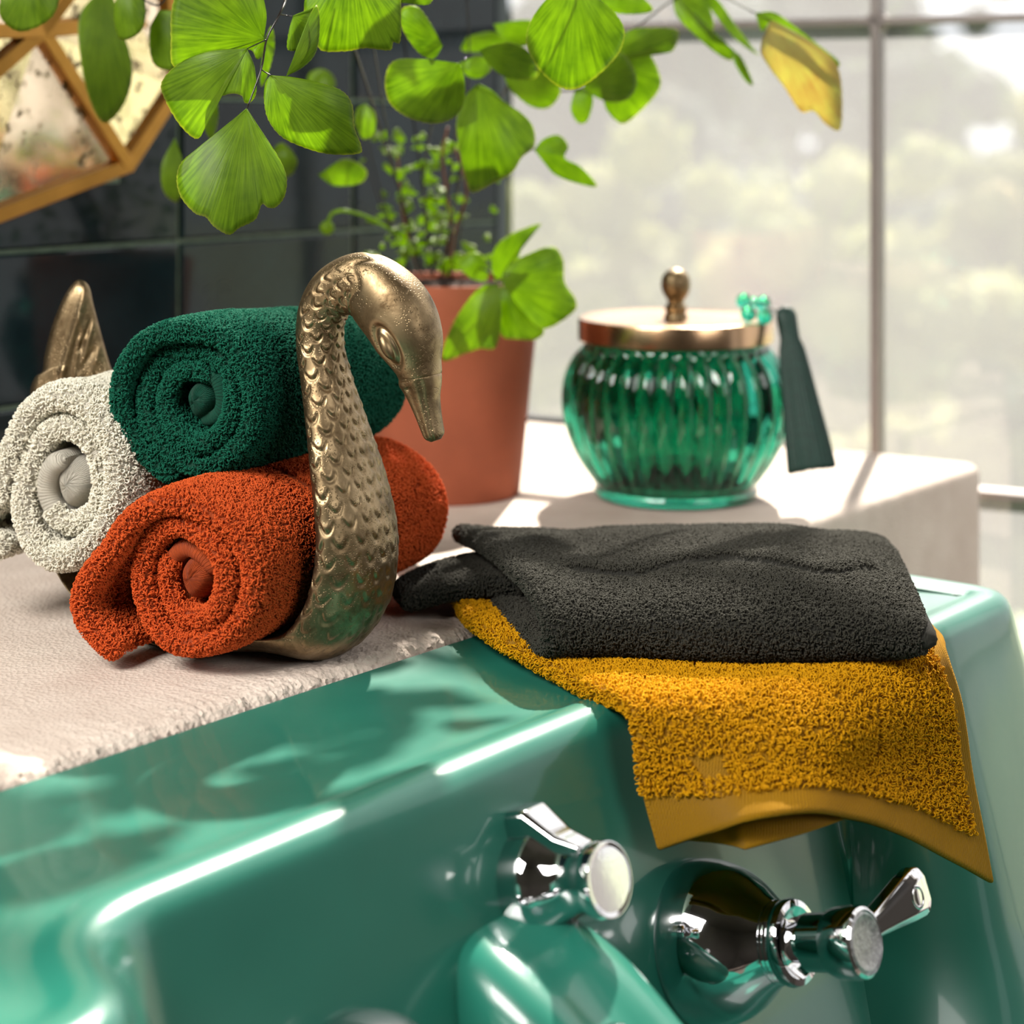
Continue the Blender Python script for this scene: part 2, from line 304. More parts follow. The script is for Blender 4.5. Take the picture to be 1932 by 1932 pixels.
def pile(parent, V, Fq, wt_, key, dens=800000, w=.0011, h=.0021, rad=.00030, lean=.45):
    V = np.asarray(V); Fq = np.asarray(Fq); wt_ = np.asarray(wt_)
    k = wt_ > 0; Fq = Fq[k]; wq = wt_[k]
    T = np.concatenate([Fq[:, [0, 1, 2]], Fq[:, [0, 2, 3]]]); wq = np.concatenate([wq, wq])
    A, B, C = V[T[:, 0]], V[T[:, 1]], V[T[:, 2]]; nn = np.cross(B-A, C-A); ar = np.linalg.norm(nn, axis=1)*.5
    ok = ar > 1e-12; A, B, C, nn, ar, wq = A[ok], B[ok], C[ok], nn[ok], ar[ok], wq[ok]; nn /= np.linalg.norm(nn, axis=1)[:, None]
    cnt = rng.poisson(ar*wq*dens); idx = np.repeat(np.arange(len(ar)), cnt); m = len(idx)
    a, b_ = rng.random(m), rng.random(m); fl = a+b_ > 1; a[fl] = 1-a[fl]; b_[fl] = 1-b_[fl]
    P = A[idx]+(B-A)[idx]*a[:, None]+(C-A)[idx]*b_[:, None]; Z = nn[idx]
    Z = Z+rng.normal(size=(m, 3))*lean*.5; Z /= np.linalg.norm(Z, axis=1)[:, None]
    X = rng.normal(size=(m, 3)); X -= Z*(X*Z).sum(1)[:, None]; X /= np.linalg.norm(X, axis=1)[:, None]; Yv = np.cross(Z, X)
    rot = np.stack([np.arctan2(Yv[:, 2], Z[:, 2]), -np.arcsin(np.clip(X[:, 2], -1, 1)), np.arctan2(X[:, 1], X[:, 0])], 1)
    me = bpy.data.meshes.new('terry_pile'); me.vertices.add(m); me.vertices.foreach_set('co', P.astype(np.float32).ravel())
    at = me.attributes.new('rot', 'FLOAT_VECTOR', 'POINT'); at.data.foreach_set('vector', rot.astype(np.float32).ravel())
    s = me.attributes.new('scl', 'FLOAT', 'POINT'); s.data.foreach_set('value', rng.uniform(.75, 1.25, m).astype(np.float32))
    o = bpy.data.objects.new('terry_pile', me); COL.objects.link(o); o.parent = parent; o['kind'] = 'stuff'
    md = o.modifiers.new('pile', 'NODES'); md.node_group = pile_group(key, M['t_'+key], w, h, rad)
    return m
def thick(P, t, flip=False):
    """closed thick sheet round a centre surface P[N,M,3]; returns V, quads, (i,j,side) info per quad, uv"""
    P = np.asarray(P, float); Nn, Mm = P.shape[:2]; t = np.broadcast_to(np.asarray(t, float), (Nn, Mm))
    du = np.gradient(P, axis=0); dv = np.gradient(P, axis=1); n = np.cross(du, dv); n /= np.linalg.norm(n, axis=2)[..., None]+1e-12
    if flip: n = -n
    eu = du/(np.linalg.norm(du, axis=2)[..., None]+1e-12); ev = dv/(np.linalg.norm(dv, axis=2)[..., None]+1e-12)
    L = 2*Mm+6; V = []; info_i = []; UVs = []
    su = np.concatenate([[0], np.cumsum(np.linalg.norm(P[1:, Mm//2]-P[:-1, Mm//2], axis=1))]); svv = np.concatenate([[0], np.cumsum(np.linalg.norm(P[Nn//2, 1:]-P[Nn//2, :-1], axis=1))])
    def ring(i, c, e):
        h = t[i]/2; base = P[i]+eu[i]*(e*h)[:, None]
        up = base+n[i]*(c*h)[:, None]; dn = base-n[i]*(c*h)[:, None]; out = [*up]
        for ph in (45, 0, -45): out.append(base[-1]+ev[i, -1]*h[-1]*c*math.cos(R(ph))+n[i, -1]*h[-1]*c*math.sin(R(ph)))
        out += [*dn[::-1]]
        for ph in (-45, 0, 45): out.append(base[0]-ev[i, 0]*h[0]*c*math.cos(R(ph))+n[i, 0]*h[0]*c*math.sin(R(ph)))
        V.extend(out); info_i.append(i)
        vs = [*svv]+[svv[-1]]*3+[*svv[::-1]]+[0]*3; UVs.extend([(a, su[i]+e*h[0]) for a in vs])
    for th in (90, 60, 30): ring(0, max(.02, math.cos(R(th))), -math.sin(R(th)))
    for i in range(Nn): ring(i, 1, 0)
    for th in (30, 60, 90): ring(Nn-1, max(.02, math.cos(R(th))), math.sin(R(th)))
    Fq = []; inf = []; nr = len(info_i)
    for k in range(nr-1):
        for j in range(L):
            j2 = (j+1) % L; q = (k*L+j, (k+1)*L+j, (k+1)*L+j2, k*L+j2)
            Fq.append(q if not flip else q[::-1])
            side = 0 if j < Mm-1 else (1 if j < Mm+3 else (2 if j < 2*Mm+2 else 3))
            jj = j/(Mm-1) if side == 0 else (1 if side == 1 else ((2*Mm+2-j)/(Mm-1) if side == 2 else 0))
            endcap = -1 if k < 3 else (1 if k >= nr-4 else 0)
            inf.append((info_i[k]/(Nn-1), min(1, max(0, jj)), side, endcap))
    # end closing strips
    return np.array(V), np.array(Fq), np.array(inf), UVs
def sheet_part(name, P, t, key, parent, wfun, dens=800000, flip=False, **kw):
    V, Fq, inf, uv = thick(P, t, flip)
    o = mesh(name, V, Fq, M['w_'+key], parent, True, uv)
    wt_ = np.array([wfun(*r) for r in inf]); pile(o, V, Fq, wt_, key, dens, **kw)
    return o

# ------------------------------------------------------------------ setting: counter, walls, window, floor
# stone counter (worktop slab with a rough sawn front edge)
us = np.concatenate([np.linspace(-1.6, -.52, 12), np.arange(-.515, .10, .0016), np.linspace(.105, .69, 60)])
prof = [(-.479, 0), (-.30, 0), (-.15, 0), (-.06, 0), (-.03, 0), (-.018, 0), (-.012, -.0001), (-.0095, -.0004), (-.007, -.001), (-.005, -.0018), (-.0034, -.0028), (-.002, -.004), (-.001, -.0055), (0, -.0075), (0, -.012), (0, -.05), (0, -.22), (0, -.45), (-.479, -.45)]
V = []; Fc = []
for u in us:
    for k, (nn_, z) in enumerate(prof):
        f = -nn_/.479; uu = u-(.055*f if u > .68 else 0)
        j = rng.normal()*.0007 if 4 < k < 15 and .10 > u > -.52 else 0; j2 = rng.normal()*.0006 if 5 < k < 15 and .10 > u > -.52 else 0
        lump = .0009*math.sin(u*310)*math.sin(u*97+1) if 5 < k < 15 else 0
        V.append(UN(uu, nn_+j2+lump, -.29+z+j*.8))
L = len(prof)
for i in range(len(us)-1):
    for k in range(L): Fc.append((i*L+k, (i+1)*L+k, (i+1)*L+(k+1) % L, i*L+(k+1) % L))
Fc.append(tuple(range(L))); Fc.append(tuple((len(us)-1)*L+k for k in range(L))[::-1])
o = sharp(mesh('stone_counter', V, Fc, M['stone']), 50); tag(o, 'pale pink-beige rough stone counter with grainy broken front edge', 'counter')
# cupboard below the counter
# tiled wall
wl = struct(obox('wall_left', UN(-.786, -.479-.0635, .35), (D1, DN, UP), (1.414, .06, 1.55), M['grout']))
tw, th = .206, .117; zb = -.096-2*th; g_ = .0035
for a in range(8):
    for c in range(10):
        u1 = .628-a*tw; u0 = u1-tw; z0 = zb+c*th+.0005; z1 = z0+th
        zz0 = max(z0, -.29)
        cen = UN((u0+u1)/2, -.4825, (zz0+z1)/2); V = []; hu = (tw-g_)/2; hz = (z1-zz0-g_)/2; e = .0022
        tilt = random.uniform(-.0005, .0005); tz = random.uniform(-.0005, .0005)
        for (s, dn) in ((1, -.004), (1, .0015), (1-e/hu, .0035)):
            s2 = 1 if s == 1 else 1-e/hz
            for (x, y) in ((-1, -1), (1, -1), (1, 1), (-1, 1)): V.append(cen+D1*hu*s*x+UP*hz*s2*y+DN*(dn+tilt*x+tz*y))
        Fc = [(3, 2, 1, 0), (8, 9, 10, 11)]+[(k*4+i, k*4+(i+1) % 4, (k+1)*4+(i+1) % 4, (k+1)*4+i) for k in range(2) for i in range(4)]
        mesh('wall_tile', V, Fc, M['tile'], wl, False)
# slate end of wall
obox('wall_reveal', UN(.6355, -.479-.066, .35), (D1, DN, UP), (.0075, .066, 1.15), M['slate'], wl)
# window wall line:  u = .645+.22*(n+.479)
wdir = (UN(.645+.22, .521)-UN(.645, -.479)); wdir.z = 0; wdir.normalize(); wn = Vector((-wdir.y, wdir.x, 0))
def WP(n, z, off=0): return UN(.65+.22*(n+.479), n, z)+wn*off
wf = struct(mesh('window_1', *(lambda c: (c[0], c[1]))(([WP(-.48, -.95), WP(1.263, -.95), WP(1.263, -.78), WP(-.48, -.78), WP(-.48, -.95, .06), WP(1.263, -.95, .06), WP(1.263, -.78, .06), WP(-.48, -.78, .06)], [(0, 1, 2, 3), (4, 7, 6, 5), (0, 4, 5, 1), (3, 2, 6, 7), (0, 3, 7, 4), (1, 5, 6, 2)])), M['steel'], None, False))
VN = [-.117+k*.46 for k in range(0, 4)]; HZ = [.094+k*.42 for k in range(-2, 4)]
for n_ in VN:
    c = WP(n_, .35); obox('glazing_bar', c, (wdir, wn, UP), (.0040, .012, 1.13), M['steel'], wf)
for z_ in HZ:
    c = (WP(-.48, z_)+WP(1.263, z_))/2; L_ = (WP(1.263, z_)-WP(-.48, z_)).length/2
    obox('glazing_bar', c, (wdir, wn, UP), (L_, .012, .0030), M['steel'], wf)
for n_ in VN[:2]:
    for z_ in HZ:
        for sx in (-1, 1):
            for sz in (-1, 1):
                o_ = WP(n_, z_)+wdir*.0035*sx+UP*.0028*sz; pts = [o_]
                rr_ = .010
                for k in range(6):
                    t = math.pi/2*k/5; pts.append(o_+wdir*sx*(rr_-rr_*math.cos(math.pi/2-t)*1.0)+UP*sz*(rr_-rr_*math.sin(math.pi/2-t)*1.0))
                prism('corner_fillet', [p-wn*.008 for p in pts], wn*.016, M['steel'], wf)
ns_ = [-.479]+VN; zs_ = [-.78]+HZ+[1.5]
for a in range(len(ns_)-1):
    for c in range(len(zs_)-1):
        if zs_[c+1] <= zs_[c]+.05: continue
        p0, p1 = WP(ns_[a], zs_[c]), WP(ns_[a+1], zs_[c]); h_ = zs_[c+1]-zs_[c]
        prism('window_pane', [p0, p1, p1+UP*h_, p0+UP*h_], wn*.0001, M['pane'], wf)
obox('window_head', (WP(-.48, 1.6)+WP(1.263, 1.6))/2, (wdir, wn, UP), (.90, .05, .12), M['steel'], wf)
# room behind the camera
wr = struct(obox('wall_window', (WP(1.27, 0)+WP(2.4, 0))/2+UP*.35, (wdir, wn, UP), ((WP(2.4, 0)-WP(1.27, 0)).length/2, .05, 1.55), M['plaster']))
struct(mesh('floor', [(-4, -3, 0), (4, -3, 0), (4, 3, 0), (-4, 3, 0)], [(0, 1, 2, 3)], M['floor'], None, False))
struct(obox('wall_back', UN(-2.2, .9, .35), (DN, D1, UP), (1.5, .05, 1.55), M['plaster']))
struct(obox('wall_right', UN(-.75, 2.2, .35), (D1, DN, UP), (1.6, .05, 1.55), M['plaster']))
struct(obox('ceiling', UN(-.7, .8, 1.95), (D1, DN, UP), (1.62, 1.62, .05), M['plaster']))

# ------------------------------------------------------------------ sink
def fillet(path, rad, seg=8):
    out = [path[0]]
    for i in range(1, len(path)-1):
        p0, p1, p2 = Vector(path[i-1]), Vector(path[i]), Vector(path[i+1]); a = (p0-p1).normalized(); b_ = (p2-p1).normalized()
        ang = a.angle(b_); d = min(rad[i]/math.tan(ang/2), (p0-p1).length*.49, (p2-p1).length*.49)
        q0 = p1+a*d; q2 = p1+b_*d
        for k in range(seg+1):
            t = k/seg; out.append(tuple(q0*(1-t)**2+p1*2*t*(1-t)+q2*t*t))
    out.append(path[-1]); return out
pl = fillet([(-1.3, .215), (-.412, .215), (-.378, .145), (.155, .145), (.178, .205), (.315, .205), (.312, .0)], [0, .05, .05, .05, .05, .035, 0])
dense = []
for a, b_ in zip(pl[:-1], pl[1:]):
    k = max(1, int(math.dist(a, b_)/.02))
    for i in range(k): dense.append((a[0]+(b_[0]-a[0])*i/k, a[1]+(b_[1]-a[1])*i/k))
dense.append(pl[-1]); D = np.array(dense); T = np.gradient(D, axis=0); T /= np.linalg.norm(T, axis=1)[:, None]; ON = np.stack([T[:, 1]*-1, T[:, 0]], 1)
ON = np.where((ON[:, 1:2] < -.2), -ON, ON); 
for i in range(len(ON)):     # outward = away from the body: mostly +n, +u at the end
    t = T[i]; o_ = np.array([-t[1], t[0]]); ON[i] = o_
ON = np.array(ON)
if ON[0][1] < 0: ON = -ON
ZL = -.2945
# profile outward offset, depth below ledge top
prf = [(-.034, -.0024), (-.028, -.0024), (-.024, -.0018), (-.021, -.0004), (-.018, .0003), (-.014, .0006), (-.009, .0002), (-.0045, -.0012), (-.001, -.0040), (.0015, -.0085), (.0035, -.0145), (.006, -.024), (.012, -.045), (.02, -.075), (.03, -.11), (.043, -.16), (.06, -.21), (.09, -.245), (.14, -.262), (.3, -.27)]
V = []; Fc = []; rows = 8; nb = rows+len(prf)
for i, (p, o_) in enumerate(zip(D, ON)):
    inner = p+o_*(-.034); ub = min(p[0], .3105) if i < len(D)-1 else .31
    ub = p[0] if p[0] < .2 else min(.311, .2+(p[0]-.2))
    for k in range(rows):
        f = k/rows; q = np.array([ub, .0015])*(1-f)+inner*f
        dz = -.0024-.0022*math.exp(-((f-.5)/.28)**2)*(1 if p[0] < .2 else 2.0) if k > 0 else -.0010
        V.append(UN(q[0], q[1], ZL+dz))
    endk = 1 if o_[1] > .5 else max(0, o_[1]*2)
    for (of, z) in prf:
        of2 = of if of < .006 else .006+(of-.006)*(1 if p[0] < .30 else .2)
        q = p+o_*of2; V.append(UN(q[0], max(q[1], .0015) if q[1] < .003 else q[1], ZL+z))
for i in range(len(D)-1):
    for k in range(nb-1): Fc.append((i*nb+k, (i+1)*nb+k, (i+1)*nb+k+1, i*nb+k+1))
sink = thing('ceramic_sink', 'glossy teal green vintage ceramic sink with ledge against stone counter', 'sink')
mesh('basin', V, Fc, M['ceramic'], sink)
# spout: moulded ceramic nose under the knob
AX = (DN*math.cos(R(15))+UP*math.sin(R(15))).normalized()
TU = D1; TV = AX.cross(TU).normalized()
if TV.z < 0: TV = -TV
def face(u, d): return UN(u, .145+.02+.27*(d-.075), ZL-d)
V = []; Fc = []; secs = []
sp_path = [(.150, -.075, .022, .012), (.172, -.084, .032, .022), (.195, -.098, .036, .028), (.225, -.118, .034, .030), (.255, -.140, .032, .030), (.275, -.165, .030, .026), (.283, -.188, .026, .02)]
SP = cr1(np.array(sp_path), 40); SG = 48
for k, (nn_, z, w, h) in enumerate(SP):
    nx = SP[min(k+1, 39)]; pv = SP[max(k-1, 0)]; dn_, dz_ = nx[0]-pv[0], nx[1]-pv[1]; l = math.hypot(dn_, dz_); upn, upz = -dz_/l, dn_/l
    for i in range(SG):
        t = 2*math.pi*i/SG; c, s = math.cos(t), math.sin(t); x = w*1.2*np.sign(c)*abs(c)**.8; y = h*np.sign(s)*abs(s)**.8
        if s > 0: y -= .010*math.exp(-((x+.004)/(w*.55))**2)*math.sin(min(1, k/22)*math.pi/2)   # scoop on top
        else: y *= 1.8
        V.append(UN(-.160+x, nn_+upn*y, ZL+z+upz*y))
for k in range(39):
    for i in range(SG): Fc.append((k*SG+i, k*SG+(i+1) % SG, (k+1)*SG+(i+1) % SG, (k+1)*SG+i))
Fc.append(tuple(range(SG))[::-1]); Fc.append(tuple(39*SG+i for i in range(SG)))
mesh('spout', V, Fc, M['ceramic'], sink)

# taps
def lever_tap(u, d, label):
    t = thing('chrome_tap', label, 'tap', 'chrome taps on the sink back'); c = face(u, d)-AX*.002
    lathe('flange', c, AX, [(0, .0385), (.002, .0400), (.006, .0402), (.012, .0396), (.020, .0378), (.028, .0346), (.035, .0302), (.041, .0252), (.045, .0220), (.049, .0195)], M['chrome'], t, 96)
    lathe('bonnet', c, AX, [(.049, .0188), (.050, .0196), (.0512, .0188), (.0524, .0196), (.0536, .0188), (.0548, .0200), (.0575, .0205), (.060, .0195), (.0605, .0165), (.0575, .0125), (.057, .009), (.0575, .0)], M['chrome'], t, 64)
    lathe('spindle', c, AX, [(.055, .0092), (.064, .0092), (.066, .0082), (.070, .0082)], M['chrome'], t, 40)
    h = lathe('lever_hub', c, AX, [(.066, .0095), (.067, .0135), (.080, .0138), (.0805, .0150), (.085, .0165), (.095, .0168), (.098, .0160), (.099, .0145), (.0975, .0140)], M['chrome'], t, 64)
    lathe('cap', c, AX, [(.095, .0142), (.0982, .0142), (.0992, .0125), (.0978, .0090), (.0982, .004), (.0980, 0)], M['chrome_dark'], t, 48)
    # lever paddle
    h0 = c+AX*.089; dr = (D1*.985+UP*.12+AX*.12).normalized(); wd_ = AX.cross(dr).normalized(); wd_ = wd_ if wd_.z > 0 else -wd_; tk = wd_.cross(dr).normalized()
    V = []; 
    S_ = [(.006, .0065, .0062), (.014, .0060, .0060), (.022, .0065, .0060), (.034, .0085, .0060), (.046, .0108, .0062), (.056, .0122, .0062), (.0605, .0112, .0055), (.063, .0080, .0040)]
    for (l_, w_, k_) in S_:
        for (x, y) in ((-1, -.62), (-.62, -1), (.62, -1), (1, -.62), (1, .62), (.62, 1), (-.62, 1), (-1, .62)): V.append(h0+dr*l_+wd_*w_*x+tk*k_*y)
    Fc = [(k*8+i, k*8+(i+1) % 8, (k+1)*8+(i+1) % 8, (k+1)*8+i) for k in range(len(S_)-1) for i in range(8)]+[tuple(range(8))[::-1], tuple((len(S_)-1)*8+i for i in range(8))]
    lv = bevel(sharp(mesh('lever', V, Fc, M['chrome'], t), 30), .0012, 3, 25)
    q = h0+dr*.051
    sd_ = tk if tk.dot(-q+Vector((0, 0, CZ))) > 0 else -tk
    V = []; Fc = []
    for i in range(24):
        a = 2*math.pi*i/24
        for j in range(8):
            b_ = 2*math.pi*j/8; rr_ = .0050+.0011*math.cos(b_); V.append(q+sd_*(.0058+.0009*math.sin(b_))+wd_*rr_*math.sin(a)+dr*rr_*.8*math.cos(a))
    for i in range(24):
        for j in range(8): Fc.append((i*8+j, ((i+1) % 24)*8+j, ((i+1) % 24)*8+(j+1) % 8, i*8+(j+1) % 8))
    mesh('lever_emblem', V, Fc, M['chrome'], lv)
    return t
lever_tap(-.017, .120, 'chrome lever tap with bell-shaped flange on the sink back below the yellow towel')
lever_tap(-.266, .108, 'chrome tap at the bottom edge, only its dark rounded flange top showing')
t = thing('chrome_diverter_knob', 'small tapered chrome control knob with raised lug above the ceramic spout', 'knob')
c = face(-.134, .057)-AX*.006
lathe('knob_body', c, AX, [(0, .0250), (.016, .0252), (.019, .0245), (.022, .0222), (.030, .0165), (.036, .0148), (.041, .0150), (.045, .0166), (.049, .0172), (.052, .0164)], M['chrome'], t, 64)
lathe('end_cap', c, AX, [(.050, .0160), (.0522, .0158), (.0520, .0140), (.0505, .0100), (.050, 0)], M['chrome'], t, 48)
V = []
ud = TV
for (ax_, lo, hi, w) in ((.002, .012, .0335, .0105), (.013, .012, .0340, .0105), (.016, .012, .0335, .0100), (.030, .008, .0215, .0080), (.042, .006, .0165, .0060)):
    for (x, y) in ((-1, lo), (1, lo), (1, hi*.93), (.75, hi), (-.75, hi), (-1, hi*.93)): V.append(c+AX*ax_+TU*w*x+ud*y)
Fc = [(k*6+i, k*6+(i+1) % 6, (k+1)*6+(i+1) % 6, (k+1)*6+i) for k in range(4) for i in range(6)]+[tuple(range(6))[::-1], tuple(24+i for i in range(6))]
bevel(sharp(mesh('lug', V, Fc, M['chrome'], t), 30), .0014, 3, 25)

# ------------------------------------------------------------------ swan dish
S = Vector((.9, -.43, 0)).normalized(); RD = Vector((.43, .9, 0)).normalized()
RR0 = .902
def sr(s, r, z): return Vector((.9*s+.43*r, -.43*s+.9*r, CZ+z))
def onplane(px, py, r=RR0):
    k = (px-966)/F; s = (k*.9*r-.43*r)/(.9+.43*k); Y = -.43*s+.9*r
    return s, (HY-py)/F*Y
sp_ = [(-.738, -.215, .0030, .018), (-.724, -.243, .0030, .020), (-.704, -.266, .0025, .024), (-.680, -.280, .0022, .028), (-.64, -.2872, .0020, .034), (-.60, -.2875, .0020, .045), (-.562, -.2860, .0035, .046)]
spine = [(s, z, a, b_) for s, z, a, b_ in sp_]
for (px, py, a, b_) in [(628, 1205, .0095, .043), (668, 1150, .0125, .040), (684, 1080, .0130, .0385), (682, 1000, .0130, .0360), (660, 900, .0125, .0320), (637, 800, .0120, .0245), (616, 710, .0118, .0175), (605, 645, .0122, .0145), (610, 588, .0130, .0140), (638, 548, .0150, .0140), (690, 540, .0185, .0150), (742, 583, .0205, .0185), (772, 640, .0183, .0180), (788, 690, .0125, .0135), (792, 712, .0105, .0118), (793, 716, .004, .006)]:
    s, z = onplane(px, py); spine.append((s, z, a, b_))
NP = 620; SG = 180
C_ = cr1(np.array(spine), NP); tt = np.linspace(0, 1, NP); dS = np.gradient(C_[:, :2], axis=0); dS /= np.linalg.norm(dS, axis=1)[:, None]
alen = np.concatenate([[0], np.cumsum(np.linalg.norm(np.diff(C_[:, :2], axis=0), axis=1))])
nz_ctrl = len(spine); i_neck = int(NP*6.5/(nz_ctrl-1)); i_head = int(NP*(nz_ctrl-1-5.0)/(nz_ctrl-1)); a_neck0, a_head = alen[i_neck], alen[i_head]
eye_s, eye_z = onplane(757, 648)
V = np.zeros((NP, SG, 3)); th_ = np.linspace(0, 2*np.pi, SG, endpoint=False)
for k in range(NP):
    s, z, a, b_ = C_[k]; tx, tz = dS[k]; nx, nzz = tz, -tx     # normal in plane: outward (away from bowl)
    c, sn = np.cos(th_), np.sin(th_); bo = b_*np.sign(sn)*np.abs(sn)**.9; ao = a*np.sign(c)*np.abs(c)**.95
    frac = (alen[k]-a_neck0)/(a_head-a_neck0)
    cf = np.clip((alen[k]-alen[int(NP*5/(nz_ctrl-1))])/.03, 0, 1); curl = (.001+.011*cf*np.clip(1-frac*2.2, 0, 1))*(sn**2)
    ao = ao-curl
    hgt = np.zeros(SG)
    if 0 < frac < 1:
        # scale rows: crescents engraved on the outward half
        wdt = b_; arc = bo; rowh = .0110-.003*frac; row = (alen[k]-a_neck0)/rowh; outw = np.clip((c+.75)*1.8, 0, 1)
        cw = .0150-.0050*min(1, frac*1.3)
        # perimeter coordinate
        per = np.arctan2(sn*b_, c*max(a, .6*b_))*(.5*(b_+max(a, .5*b_)))
        for ro in (0, 1):
            kr = np.floor(row/2-ro*.5)*2+ro; yy = (row-kr)/2     # 0..1 in doubled rows
            xo = per/cw+(.5 if ro else 0); xx = (xo-np.round(xo))*2
            ecc = np.sqrt(xx**2+((yy-.55)*1.35)**2)
            g1 = np.exp(-((ecc-.62)/.10)**2)*np.clip((.42-yy)*8, 0, 1); g2 = np.exp(-((ecc-.40)/.16)**2)*np.clip((.5-yy)*6, 0, 1)
            hgt += -.0011*g1*outw+.0005*g2*outw
        hgt *= np.clip(frac*8, 0, 1)
    if abs(frac-1) < .03: hgt += -.0008*np.exp(-((frac-1-.012*np.sin(5*th_))/.008)**2)
    px_s = s+nx*ao; pz = z+nzz*ao
    # eye socket
    if frac > 1:
        ex, ez = px_s-eye_s, pz-eye_z; ca, sa = math.cos(R(28)), math.sin(R(28)); e1 = ex*ca+ez*sa; e2 = -ex*sa+ez*ca
        er = np.sqrt((e1/.0060)**2+(e2/.0108)**2); hgt += np.where(np.abs(sn) > .3, -.0018*np.exp(-((er-1)/.20)**2)+.0002*np.exp(-((er-1.45)/.22)**2), 0)
    grow = 1+hgt/np.maximum(np.sqrt(ao**2+bo**2), .004)
    V[k, :, 0] = .9*(s+nx*ao*grow)+.43*(RR0-bo*grow)
    V[k, :, 1] = -.43*(s+nx*ao*grow)+.9*(RR0-bo*grow)
    V[k, :, 2] = CZ+z+nzz*ao*grow
Fc = []
for k in range(NP-1):
    for i in range(SG): Fc.append((k*SG+i, (k+1)*SG+i, (k+1)*SG+(i+1) % SG, k*SG+(i+1) % SG))
Fc.append(tuple(range(SG))); Fc.append(tuple((NP-1)*SG+i for i in range(SG))[::-1])
swan = thing('brass_swan_dish', 'antique brass swan dish with curved scaled neck holding three rolled washcloths', 'swan ornament')
mesh('swan_body', V.reshape(-1, 3), Fc, M['brass'], swan)
for sg in (-1, 1):
    cpt = sr(eye_s, RR0+sg*.0148, eye_z); ball('eye', cpt, 1, M['brass'], swan, 20, (.0036, .0050, .0078), (S*math.cos(R(28))+UP*math.sin(R(28)), RD, UP*math.cos(R(28))-S*math.sin(R(28))))
# beak
bk = [(790, 704, .0104, .0115), (793, 716, .0112, .0122), (796, 728, .0104, .0112), (801, 752, .0082, .0092), (808, 780, .0066, .0080), (815, 806, .0054, .0078), (820, 822, .0046, .0072), (823, 831, .0022, .004)]
bs = cr1(np.array([(*onplane(a, b_), c, d) for a, b_, c, d in bk]), 60); dB = np.gradient(bs[:, :2], axis=0); dB /= np.linalg.norm(dB, axis=1)[:, None]; V = []; Fc = []; SB = 48
for k in range(60):
    s, z, a, b_ = bs[k]; nx, nzz = dB[k][1], -dB[k][0]
    for i in range(SB):
        t = 2*math.pi*i/SB; c, sn = math.cos(t), math.sin(t); ao = a*np.sign(c)*abs(c)**.8*(1-.12*sn*sn); bo = b_*np.sign(sn)*abs(sn)**.8
        gr = -.0009*math.exp(-((c+.45)/.10)**2)*(1 if k > 8 else 0); bo *= 1+gr/.008
        if k > 5: bo *= 1-.10*math.exp(-((c-.25)/.25)**2)
        if 14 < k < 20 and abs(sn) > .3: bo *= 1-.14*math.exp(-((c-.3)/.14)**2-((k-17)/1.6)**2)
        V.append(sr(s-(-nx)*ao, RR0-bo, z+nzz*ao))
for k in range(59):
    for i in range(SB): Fc.append((k*SB+i, (k+1)*SB+i, (k+1)*SB+(i+1) % SB, k*SB+(i+1) % SB))
Fc.append(tuple(range(SB))); Fc.append(tuple(59*SB+i for i in range(SB))[::-1]); mesh('beak', V, Fc, M['brass'], swan)
# tail: thick cast feather plate
def plate(outline, Y, thick_, groove, nseg=160, rings=22, lean=0):
    O = crclosed(np.array(outline, float), nseg); c0 = O.mean(0); V = []; Fc = []
    tot = rings
    for side in (0, 1):
        for k in range(tot+1):
            f = k/tot
            for p in O:
                q = c0+(p-c0)*f; bul = thick_/2*(1-f**6)**.5 if side == 0 else thick_/2*(1-f**6)**.5
                h_ = groove(q[0], q[1], f) if side == 0 else 0
                V.append(W(q[0], q[1], Y+lean*(q[0]-c0[0])/100+(-bul-h_ if side == 0 else bul)))
    n = nseg
    for side in (0, 1):
        b0 = side*(tot+1)*n
        for k in range(tot):
            for i in range(n):
                q = (b0+k*n+i, b0+k*n+(i+1) % n, b0+(k+1)*n+(i+1) % n, b0+(k+1)*n+i); Fc.append(q if side else q[::-1])
    return V, Fc
def ln(x, y, a, b_, w):
    ax_, ay = a; bx, by = b_; t = max(0, min(1, ((x-ax_)*(bx-ax_)+(y-ay)*(by-ay))/((bx-ax_)**2+(by-ay)**2))); d = math.hypot(x-ax_-t*(bx-ax_), y-ay-t*(by-ay)); return math.exp(-(d/w)**2)
def tg(x, y, f):
    h_ = 0
    h_ += .0022*ln(x, y, (162, 545), (118, 700), 7)+.002*ln(x, y, (118, 700), (96, 840), 7)
    for a, b_ in (((178, 600), (142, 740)), ((190, 650), (160, 760)), ((150, 600), (160, 640)), ((205, 690), (182, 780)), ((150, 640), (128, 800))): h_ += .0013*ln(x, y, a, b_, 4)
    for a, b_ in (((170, 610), (150, 660)), ((150, 700), (176, 660)), ((140, 720), (150, 790)), ((180, 690), (168, 760))): h_ -= .0012*ln(x, y, a, b_, 4)
    return h_*(1-f**8)
V, Fc = plate([(150, 528), (168, 540), (178, 580), (190, 625), (203, 672), (215, 712), (222, 760), (190, 800), (130, 830), (80, 860), (60, 800), (57, 740), (66, 712), (80, 700), (84, 670), (98, 615), (118, 565), (135, 538)], 1.16, .014, tg)
mesh('tail', V, Fc, M['brass'], swan)
tube('tail_root', [W(110, 800, 1.16), W(75, 870, 1.15), W(70, 930, 1.14)], [.020, .016, .014], M['brass'], swan, 24)

